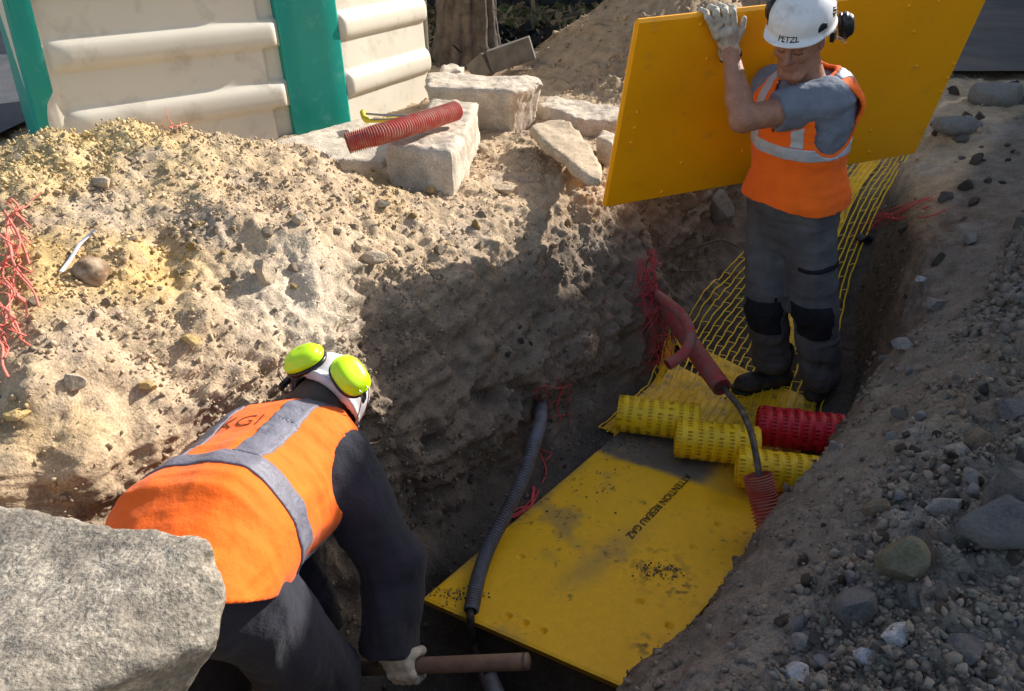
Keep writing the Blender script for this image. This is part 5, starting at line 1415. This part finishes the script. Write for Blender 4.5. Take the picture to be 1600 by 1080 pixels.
        for i in range(4):
            qq = c_ + TD * (i * .021 - .034); rr = [.0125, .0135, .013, .0115][i]
            ring = [qq + n_ * .03 * math.cos(t_) * 1.15 + s_ * .034 * math.sin(t_) for t_ in (math.radians(25), math.radians(75), math.radians(125), math.radians(175))]
            rc += [(ring[k], ring[k + 1], rr, rr * .95) for k in range(3)]
        rc += [(c_ + n_ * .045 - TD * .04, c_ - s_ * .032 + n_ * .02 - TD * .045, .015, .013), (c_ - s_ * .032 + n_ * .02 - TD * .045, c_ - s_ * .034 - n_ * .012 - TD * .02, .013, .011)]
        gfr = Frame(c_, s_, n_); rl = [(gfr.L(p), gfr.L(p2), ra, rb) for p, p2, ra, rb in rc]
        P_ = np.array([x[0] for x in rl] + [x[1] for x in rl])
        piece('glove', gfr, lambda X, Y, Z: hand_sdf(rl, X, Y, Z) + wr(X, Y, Z, .0025, 24, (1, 1, 1), 61), P_.min(0) - .05, P_.max(0) + .05, .0045, M['glove'], root)
    # helmet with neon muffs folded up
    c1 = O3 + ray(476, 563) * 2.06; c2 = O3 + ray(547, 588) * 2.01
    n1 = nrm(-_R * .35 + _U * .75 - _F * .55); n2 = nrm(_R * .45 + _U * .45 - _F * .75)
    helmet(root, hf, M['dirtyshell'], [(c1, n1, nrm(_R * .9 + _U * .35)), (c2, n2, nrm(-_R * .55 + _U * .75 + _F * .1))], M['neon'], 9, cs=1.22)
    # pale scarf edge at the collar
worker_bending()
# ------------------------------------------------------------------ stones, rubble and crumbs
def icosphere(sub):
    bm = bmesh.new(); bmesh.ops.create_icosphere(bm, subdivisions=sub, radius=1.0)
    V = np.array([v.co[:] for v in bm.verts]); F_ = np.array([[v.index for v in f.verts] for f in bm.faces]); bm.free(); return V, F_
def rockV(sub, seed, cuts=9, rough=.10, sq=None):
    V, F_ = icosphere(sub); rg = np.random.default_rng(seed)
    V = V * (1 + rough * .5 * vnoise(V[:, 0] * 1.3, V[:, 1] * 1.3, V[:, 2] * 1.3, seed))[:, None]
    for k in range(cuts):
        n = rg.normal(size=3); n /= np.linalg.norm(n); dd = rg.uniform(.45, .80)
        V = V - n * np.maximum(V @ n - dd, 0)[:, None] * .99
    V = V * (1 + rough * .7 * fbm(V[:, 0], V[:, 1], V[:, 2], 4.1, 4, seed + 2))[:, None]
    s = sq if sq is not None else rg.uniform(.7, 1.2, 3) * np.array([1, 1, .75])
    return V * s, F_
def rotm(rg):
    q = rg.normal(size=4); q /= np.linalg.norm(q); w_, x, y, z = q
    return np.array([[1 - 2 * (y * y + z * z), 2 * (x * y - z * w_), 2 * (x * z + y * w_)], [2 * (x * y + z * w_), 1 - 2 * (x * x + z * z), 2 * (y * z - x * w_)], [2 * (x * z - y * w_), 2 * (y * z + x * w_), 1 - 2 * (x * x + y * y)]])
def stone_mat(name, c_, dirt=(.13, .11, .09), amt=.2):
    return mat(name, c_, .92, spec=.25, var=.3, vscale=14, fine=.25, fscale=150, bump=1.0, bscale=90, bump2=.7, b2scale=30, dirt=dirt, dirtamt=amt, dscale=14)
SM = {'grey': stone_mat('grey_stone', (.25, .24, .23), (.17, .15, .13), .35), 'dark': stone_mat('dark_stone', (.12, .12, .125), (.13, .115, .10), .35), 'pale': stone_mat('pale_stone', (.42, .42, .44), (.2, .18, .16), .1),
      'brown': stone_mat('brown_stone', (.17, .13, .095)), 'moss': stone_mat('mossy_stone', (.15, .14, .095)), 'sand': stone_mat('sandy_stone', (.47, .38, .28), (.42, .33, .23), .1), 'ochre': stone_mat('ochre_stone', (.55, .38, .16), (.45, .33, .18)),
      'soil': stone_mat('soil_clod', (.14, .12, .10), (.11, .09, .07))}
LM = []
def big(px, py, r, m, label, seed, sq=None, sink=.25, cuts=9, rot=0):
    LM.append((px, py, label))
    p, n_ = hit(px, py); V, F_ = rockV(4, seed, cuts, .10, sq)
    a = rot; R_ = np.array([[math.cos(a), -math.sin(a), 0], [math.sin(a), math.cos(a), 0], [0, 0, 1]]); V = V @ R_.T * r
    V = V + np.array([0, 0, r * (1 - sink) * .5])
    me_ = npmesh('stone', V, F_); o = link('stone', me_, SM[m]); me_.set_sharp_from_angle(angle=math.radians(32)); o.location = p; tag(o, label, 'stone'); return o
big(1322, 960, .060, 'dark', 'large dark angular stone on the right bank, below the mossy boulder', 101, (1.0, .8, .85), .1, 11, .4)
big(1405, 880, .060, 'moss', 'rounded greenish brown boulder in the middle of the right bank', 102, (.9, .85, .9), .4, 5)
big(1397, 1000, .030, 'pale', 'bright pale grey stone with a flat top near the bottom right', 103, (1.35, .8, .6), .0, 10, .5)
big(1552, 160, .15, 'grey', 'big rounded boulder on the far right bank, by the picture edge', 104, (1.05, .9, .75), .35, 4)
big(1492, 205, .11, 'grey', 'flat rounded boulder left of the big one on the far right bank', 105, (1.2, .9, .55), .35, 4)
big(1535, 700, .048, 'brown', 'brown blocky stone high on the right bank near the picture edge', 106, (1.2, .9, .8), .3, 9)
big(1585, 650, .045, 'dark', 'dark stone at the right picture edge, above the brown one', 107, None, .3)
big(1495, 710, .036, 'grey', 'grey stone with a pointed end left of the brown blocky stone', 108, (1.2, .8, .7), .3)
big(1548, 835, .085, 'dark', 'large jagged dark rock face at the right edge, overhanging a hollow', 109, (1.15, .8, 1.0), .3, 12)
big(1590, 800, .080, 'dark', 'tall dark rock at the right edge beside the jagged one', 110, (.9, .8, 1.2), .3, 12)
big(1475, 800, .045, 'grey', 'grey wedge stone above the hollow of the jagged rock', 111, (1.3, .8, .6), .2, 10)
big(1430, 940, .036, 'dark', 'small dark stone right of the greenish boulder', 112)
big(1352, 1028, .024, 'pale', 'small pale cube-like stone right below the dark angular stone', 113, (1, .9, .9))
big(1240, 1060, .028, 'pale', 'pale bluish stone cut by the bottom edge of the picture', 114, (1.3, .9, .7), .1)
big(1250, 1010, .026, 'grey', 'grey stone just above the pale bluish one at the bottom', 115)
big(1500, 1020, .045, 'dark', 'dark brown stone low on the right bank near the bottom right corner', 116, None, .4)
big(1412, 545, .040, 'grey', 'pale grey stone on the right lip of the trench, behind the worker boots', 117, (1.2, 1, .7), .3)
big(1365, 795, .032, 'brown', 'brown stone half sunk in the smooth right lip', 118, None, .5)
big(1460, 480, .05, 'grey', 'grey stone on the right bank level with the worker knees', 119, None, .4)
big(1515, 380, .045, 'grey', 'grey stone high on the right bank, right of the black scrap', 120, None, .35)
big(1440, 440, .028, 'pale', 'small pale stone under the high grey one on the right bank', 121, None, .2)
big(160, 290, .038, 'sand', 'long sandy stone lying on the left heap above the plastic strip', 131, (1.7, .7, .6), .2, 8, -.7)
big(585, 408, .035, 'sand', 'smooth yellowish cobble at the edge of the shadow', 132, (1.3, .9, .65), .2, 2)
big(560, 390, .022, 'sand', 'upright thin sandy stone beside the smooth cobble', 133, (.6, .5, 1.3), .2)
big(412, 432, .045, 'sand', 'grey sandy angular stone in the middle of the left heap', 134, (.9, .7, 1.2), .3, 10)
big(468, 345, .03, 'sand', 'sandy stone on the upper right flank of the heap', 135)
big(600, 322, .030, 'sand', 'flat dark edged stone on the path below the red duct', 136, (1.5, .8, .5))
big(745, 238, .045, 'sand', 'warm brown stone resting against the pale kerb block', 137, (1.3, .8, .8), .3)
big(868, 180, .04, 'sand', 'pointed sandy stone at the top corner of the broken slab', 138, (1.5, .7, .7), .2)
big(852, 240, .028, 'sand', 'small egg shaped stone under the edge of the broken slab', 139, (.8, .8, 1.1), .1, 2)
big(790, 300, .055, 'sand', 'low sandy stone buried in the path below the small scraps', 140, (1.6, 1, .4), .4)
big(672, 300, .035, 'ochre', 'ochre stone at the front foot of the pale kerb block', 141)
big(28, 650, .026, 'ochre', 'ochre clod at the left edge below the pink net', 142, None, .4)
big(120, 600, .03, 'sand', 'grey pebble cluster stone on the lower left slope', 143)
big(300, 535, .026, 'ochre', 'crumbly ochre clod above the bending worker back', 144, (1.3, 1, .6), .4, 12)
big(232, 605, .026, 'ochre', 'ochre clod low on the left slope near the vest', 145, (1.2, 1, .7), .5, 12)
big(1120, 330, .11, 'grey', 'large pale rubble stone in the cavity under the upright plate', 146, (1.0, .9, 1.0), .5, 10)
big(1068, 322, .07, 'brown', 'brown rubble stone under the lower edge of the upright plate', 147, None, .5, 10)
big(1010, 770, .014, 'pale', 'tiny pale chip on the dusty end of the floor plate', 148) if False else None
SHORT = [(1322, 960, 'the dark angular stone'), (1405, 880, 'the greenish boulder'), (1397, 1000, 'the bright flat stone'), (1552, 160, 'the biggest far boulder'), (1492, 205, 'the flat far boulder'), (1535, 700, 'the brown blocky stone'),
         (1548, 835, 'the jagged dark rock'), (1475, 800, 'the grey wedge stone'), (1240, 1060, 'the bluish bottom stone'), (1500, 1020, 'the dark brown stone'), (1412, 545, 'the pale lip stone'), (1352, 375, 'the black scrap'), (1320, 680, 'the red net roll'),
         (1230, 770, 'the nearest yellow roll'), (160, 290, 'the long sandy stone'), (585, 408, 'the smooth cobble'), (412, 432, 'the sandy angular stone'), (145, 432, 'the rusty lump'), (30, 450, 'the pink net'), (300, 535, 'the crumbly ochre clod'), (120, 390, 'the plastic strip'), (270, 205, 'the net scrap on the crest'),
         (675, 260, 'the pale kerb block'), (745, 238, 'the warm brown stone'), (890, 235, 'the broken slab'), (790, 300, 'the low buried stone'), (510, 590, 'the neon ear muffs'), (850, 640, 'the grey duct mouth'), (1010, 450, 'the smooth red ducts'), (620, 860, 'the bending worker elbow'), (1515, 380, 'the high grey stone'), (1590, 1060, 'the bottom right corner')]
CN = {'grey': 'grey', 'dark': 'dark grey', 'pale': 'pale', 'brown': 'brown', 'soil': 'earth coloured', 'sand': 'sandy', 'ochre': 'ochre', 'moss': 'greenish'}
used = set()
def mlabel(px, py, head):
    ds = sorted((math.hypot(px - x, py - y), x, y, n) for x, y, n in SHORT)
    def rel(i):
        d_, x, y, n = ds[i]; dx, dy = px - x, py - y
        w_ = ('right of ' if dx > 0 else 'left of ') if abs(dx) > abs(dy) else ('below ' if dy > 0 else 'above ')
        return ('just ' if d_ < 60 else '') + w_ + n
    head = head.replace('earth coloured', 'earthy').replace('egg sized', 'small').replace('fist sized', 'middling')
    for c_ in (head + ' ' + rel(0), head + ' ' + rel(0) + ', ' + rel(1), head + ' ' + rel(0) + ', ' + rel(2), head + ' ' + rel(1) + ', ' + rel(2)):
        if c_ not in used: used.add(c_); return c_
    return c_
# medium stones: counted one by one, alike within a group
protos = [rockV(3, 200 + i, 9, .11) for i in range(8)]
pm = {}
def medium(zone, n, region, rlo, rhi, mats, label, group):
    rg = np.random.default_rng(abs(hash(zone)) % 1000 if False else sum(map(ord, zone))); k = 0; tries = 0
    while k < n and tries < n * 30:
        tries += 1
        x0, y0, x1, y1 = region[rg.integers(len(region))]
        px, py = rg.uniform(x0, x1), rg.uniform(y0, y1)
        h_ = GB.ray_cast(Vector(O3), Vector(ray(px, py)).normalized())
        if h_[0] is None: continue
        p, n_ = np.array(h_[0]), np.array(h_[1])
        s, nn_ = SN(p[0], p[1])
        if -1.6 < nn_ < -.62 and p[2] < .55: continue
        i = int(rg.integers(8)); m = mats[int(rg.integers(len(mats)))]
        if (i, m) not in pm:
            me_ = npmesh('stone', *protos[i]); me_.polygons.foreach_set('use_smooth', np.ones(len(me_.polygons), bool)); me_.set_sharp_from_angle(angle=math.radians(28)); me_.materials.append(SM[m]); pm[(i, m)] = me_
        o = bpy.data.objects.new('stone', pm[(i, m)]); COL.objects.link(o)
        r = rlo + (rhi - rlo) * rg.random() ** 2
        o.location = p + n_ * r * .15; o.rotation_euler = rg.uniform(0, 6.28, 3); o.scale = (r, r, r)
        sz = 'egg sized' if r < rlo + (rhi - rlo) * .15 else 'fist sized' if r < rlo + (rhi - rlo) * .5 else 'larger'
        tag(o, mlabel(px, py, sz + ' ' + CN[m] + ' stone'), 'stone', group); k += 1
medium('right near', 90, [(1230, 600, 1600, 1080), (1200, 860, 1600, 1080), (1380, 560, 1600, 800)], .009, .026, ['grey', 'dark', 'grey', 'pale', 'brown', 'soil'], 'one of the fist sized stones strewn over the near right bank', 'loose stones on the near right bank')
medium('right far', 38, [(1330, 130, 1600, 560), (1450, 100, 1600, 350)], .015, .050, ['grey', 'soil', 'brown', 'grey'], 'one of the loose stones on the far right bank', 'loose stones on the far right bank')
medium('left heap', 40, [(0, 240, 560, 600), (200, 330, 560, 480)], .009, .026, ['sand', 'sand', 'ochre', 'sand'], 'one of the small sandy stones scattered over the sunlit heap', 'sandy stones on the left heap')
medium('path', 28, [(600, 260, 960, 400), (560, 290, 760, 420)], .010, .030, ['sand', 'sand', 'sand', 'ochre'], 'one of the sandy stones on the path between kerb block and trench', 'stones on the sunlit path')
medium('wall', 22, [(560, 450, 960, 800), (500, 700, 760, 1000)], .008, .022, ['brown', 'soil', 'soil'], 'one of the stones stuck in the shaded trench wall', 'stones in the trench wall')
# crumbs and gravel beyond counting
ICO_V, ICO_F = icosphere(1)
def scatter(name, n, weight, rlo, rhi, label, shade, seed, sinkf=-.05, pw=3.5):
    rg = np.random.default_rng(seed)
    w_ = np.maximum(weight, 0) * cellarea; w_ = (w_ / w_.sum()).ravel(); cdf = np.cumsum(w_)
    idx = np.searchsorted(cdf, rg.random(n)); idx = np.minimum(idx, w_.size - 1)
    P = Vg[idx]; Nn = NV.reshape(-1, 3)[idx]; C_ = Cg[idx]
    r = rlo + (rhi - rlo) * rg.random(n) ** pw
    P = P + rg.normal(size=(n, 3)) * .006 + Nn * (r * sinkf)[:, None]
    variants = []
    for k in range(24):
        V = ICO_V * (1 + .30 * rg.uniform(-1, 1, (len(ICO_V), 1))); 
        for q in range(4):
            nn_ = rg.normal(size=3); nn_ /= np.linalg.norm(nn_); V = V - nn_ * np.maximum(V @ nn_ - .42, 0)[:, None]
        variants.append((V * rg.uniform(.6, 1.25, 3)) @ rotm(rg))
    variants = np.array(variants); vi = rg.integers(24, size=n)
    # a turn about z varies them further
    a = rg.uniform(0, 6.28, n); ca, sa = np.cos(a)[:, None], np.sin(a)[:, None]
    T = variants[vi]; X = T[..., 0] * ca - T[..., 1] * sa; Y = T[..., 0] * sa + T[..., 1] * ca
    V = np.stack([X, Y, T[..., 2]], -1) * r[:, None, None] + P[:, None]
    F_ = (ICO_F[None] + (np.arange(n) * len(ICO_V))[:, None, None]).reshape(-1, 3)
    col = np.repeat(np.clip(C_ * (shade[0] + (shade[1] - shade[0]) * rg.random((n, 1))) * (1 + .018 * rg.normal(size=(n, 3))), .01, .9), len(ICO_V), 0)
    o = link(name, npmesh(name, V.reshape(-1, 3), F_, col), M['pebble'], smooth=False); tag(o, label, kind='stuff'); return o
dSx = np.linalg.norm(np.gradient(np.stack([GX, GY, GZ], -1), axis=0), axis=-1); dKx = np.linalg.norm(np.gradient(np.stack([GX, GY, GZ], -1), axis=1), axis=-1)
inview = ((GY * math.cos(PITCH) + (CAMH - GZ) * math.sin(PITCH)) > .5) & (np.abs(GX) < .75 * (GY * math.cos(PITCH) + (CAMH - GZ) * math.sin(PITCH)) + .1)
cellarea = dSx * dKx * inview
near = np.clip(1.6 / np.maximum(np.sqrt(GX ** 2 + GY ** 2 + (CAMH - GZ) ** 2), .5), 0, 1.3) ** 1.5
patch = sm(fbm(GX, GY, GZ, 3.5, 3, 301) * 2.2 + .45)
topl = np.exp(-(np.hypot(GX + 1.7, GY - 2.75) / .8) ** 2)
scatter('clay_crumbs', 15000, heapm * (.12 + patch ** 3 + 1.4 * topl) * near, .0025, .0125, 'ochre and sandy crumbs covering the heap', (.75, 1.3), 11)
scatter('gravel', 24000, (rightb + .4 * slick) * edge * (.25 + patch) * near * (1 - .6 * slick), .003, .017, 'grey gravel and crumbs on the right bank', (.7, 1.3), 12)
scatter('gravel', 6000, rightb * edge * (.2 + patch) * sm((GY - 1.8) / .6) * (GY < 6), .004, .030, 'clods and stones on the far right bank', (.7, 1.25), 17)
pathw = sm((-1.75 - nn) / .2) * (1 - heapm) * edge * sm((G[..., 1] - .8) / .1) * sm((6.0 - GY) / 1)
scatter('gravel', 8000, pathw * (.15 + patch ** 2) * near, .003, .013, 'sandy crumbs on the sunlit path beside the trench', (.8, 1.35), 13)
scatter('soil_crumbs', 8000, leftwall * (.3 + patch) * near, .003, .013, 'crumbs of soil stuck to the trench wall', (.6, 1.5), 14)
scatter('rubble', 3500, onfloor * near * ((nn < -1.42) | (nn > -.75) | (ss < 1.2) | (ss > 2.9)), .003, .016, 'loose rubble at the foot of the trench walls', (.7, 2.2), 15)
scatter('gravel', 3500, sm(heap_back(GX, GY) / .05) * .6 + sm((GY - 3.5) / .5) * edge * (GY < 8) * (nn > -6) * .15, .006, .03, 'clods on and around the far sand heap', (.7, 1.3), 16)
# dust crumbs on the floor plate
def platecrumbs():
    rg = np.random.default_rng(3); n = 420; out = []
    tl = PZ(960, 685, .062); V_ = []; F_ = []
    pts = [(960, 690, 60, 18, 180), (1030, 892, 45, 12, 110), (720, 930, 45, 16, 90), (900, 760, 120, 60, 60)]
    k = 0
    for cx, cy, sx, sy, m_ in pts:
        for _ in range(m_):
            p = PZ(cx + rg.normal() * sx * .5, cy + rg.normal() * sy * .5, .066); r = rg.uniform(.0015, .0045)
            V_.append(ICO_V * r * rg.uniform(.6, 1.2, 3) + p); F_.append(ICO_F + k * len(ICO_V)); k += 1
    V = np.vstack(V_); c_ = np.repeat(rg.uniform(.05, .3, (k, 1)) * np.array([[1, .9, .78]]), len(ICO_V), 0)
    tag(link('crumbs', npmesh('crumbs', V, np.vstack(F_), c_), M['pebble']), 'crumbs of soil lying on the floor plate', kind='stuff')
platecrumbs()
# dead leaves and grass beyond the heap
def litter():
    rg = np.random.default_rng(8); V_ = []; n = 2500
    X = rg.uniform(-1.5, 2.2, n); Y = rg.uniform(6.6, 9.2, n)
    for i in range(n):
        z = 1.03 + .05 * rg.random(); s_ = rg.uniform(.01, .035); a = rg.normal(size=3) * s_; b = rg.normal(size=3) * s_
        c_ = np.array([X[i], Y[i], z]); V_ += [c_ - a, c_ + b, c_ + a, c_ - b]
    V = np.array(V_); g = rg.random((n, 1)); col = np.repeat(np.where(g < .25, [[.08, .11, .03]], np.where(g < .6, [[.28, .20, .11]], [[.12, .09, .06]])), 4, 0)
    tag(link('leaf_litter', npmesh('leaf_litter', V, np.arange(n * 4).reshape(-1, 4), col), M['pebble'], smooth=False), 'dead leaves and grass on the ground before the shed', kind='stuff')
    n = 900; cx = rg.normal(size=n) * .35 + .1; cy = rg.normal(size=n) * .2 + 6.55; V_ = []
    for i in range(n):
        c_ = np.array([cx[i], cy[i], 1.02 + .12 * rg.random()]); a = rg.normal(size=3) * .03; b = rg.normal(size=3) * .03; V_ += [c_ - a, c_ + b, c_ + a, c_ - b]
    tag(link('leaf_pile', npmesh('leaf_pile', np.array(V_), np.arange(n * 4).reshape(-1, 4), np.full((n * 4, 3), .02)), M['pebble'], smooth=False), 'dark pile of rotten leaves behind the plank', kind='stuff')
litter()
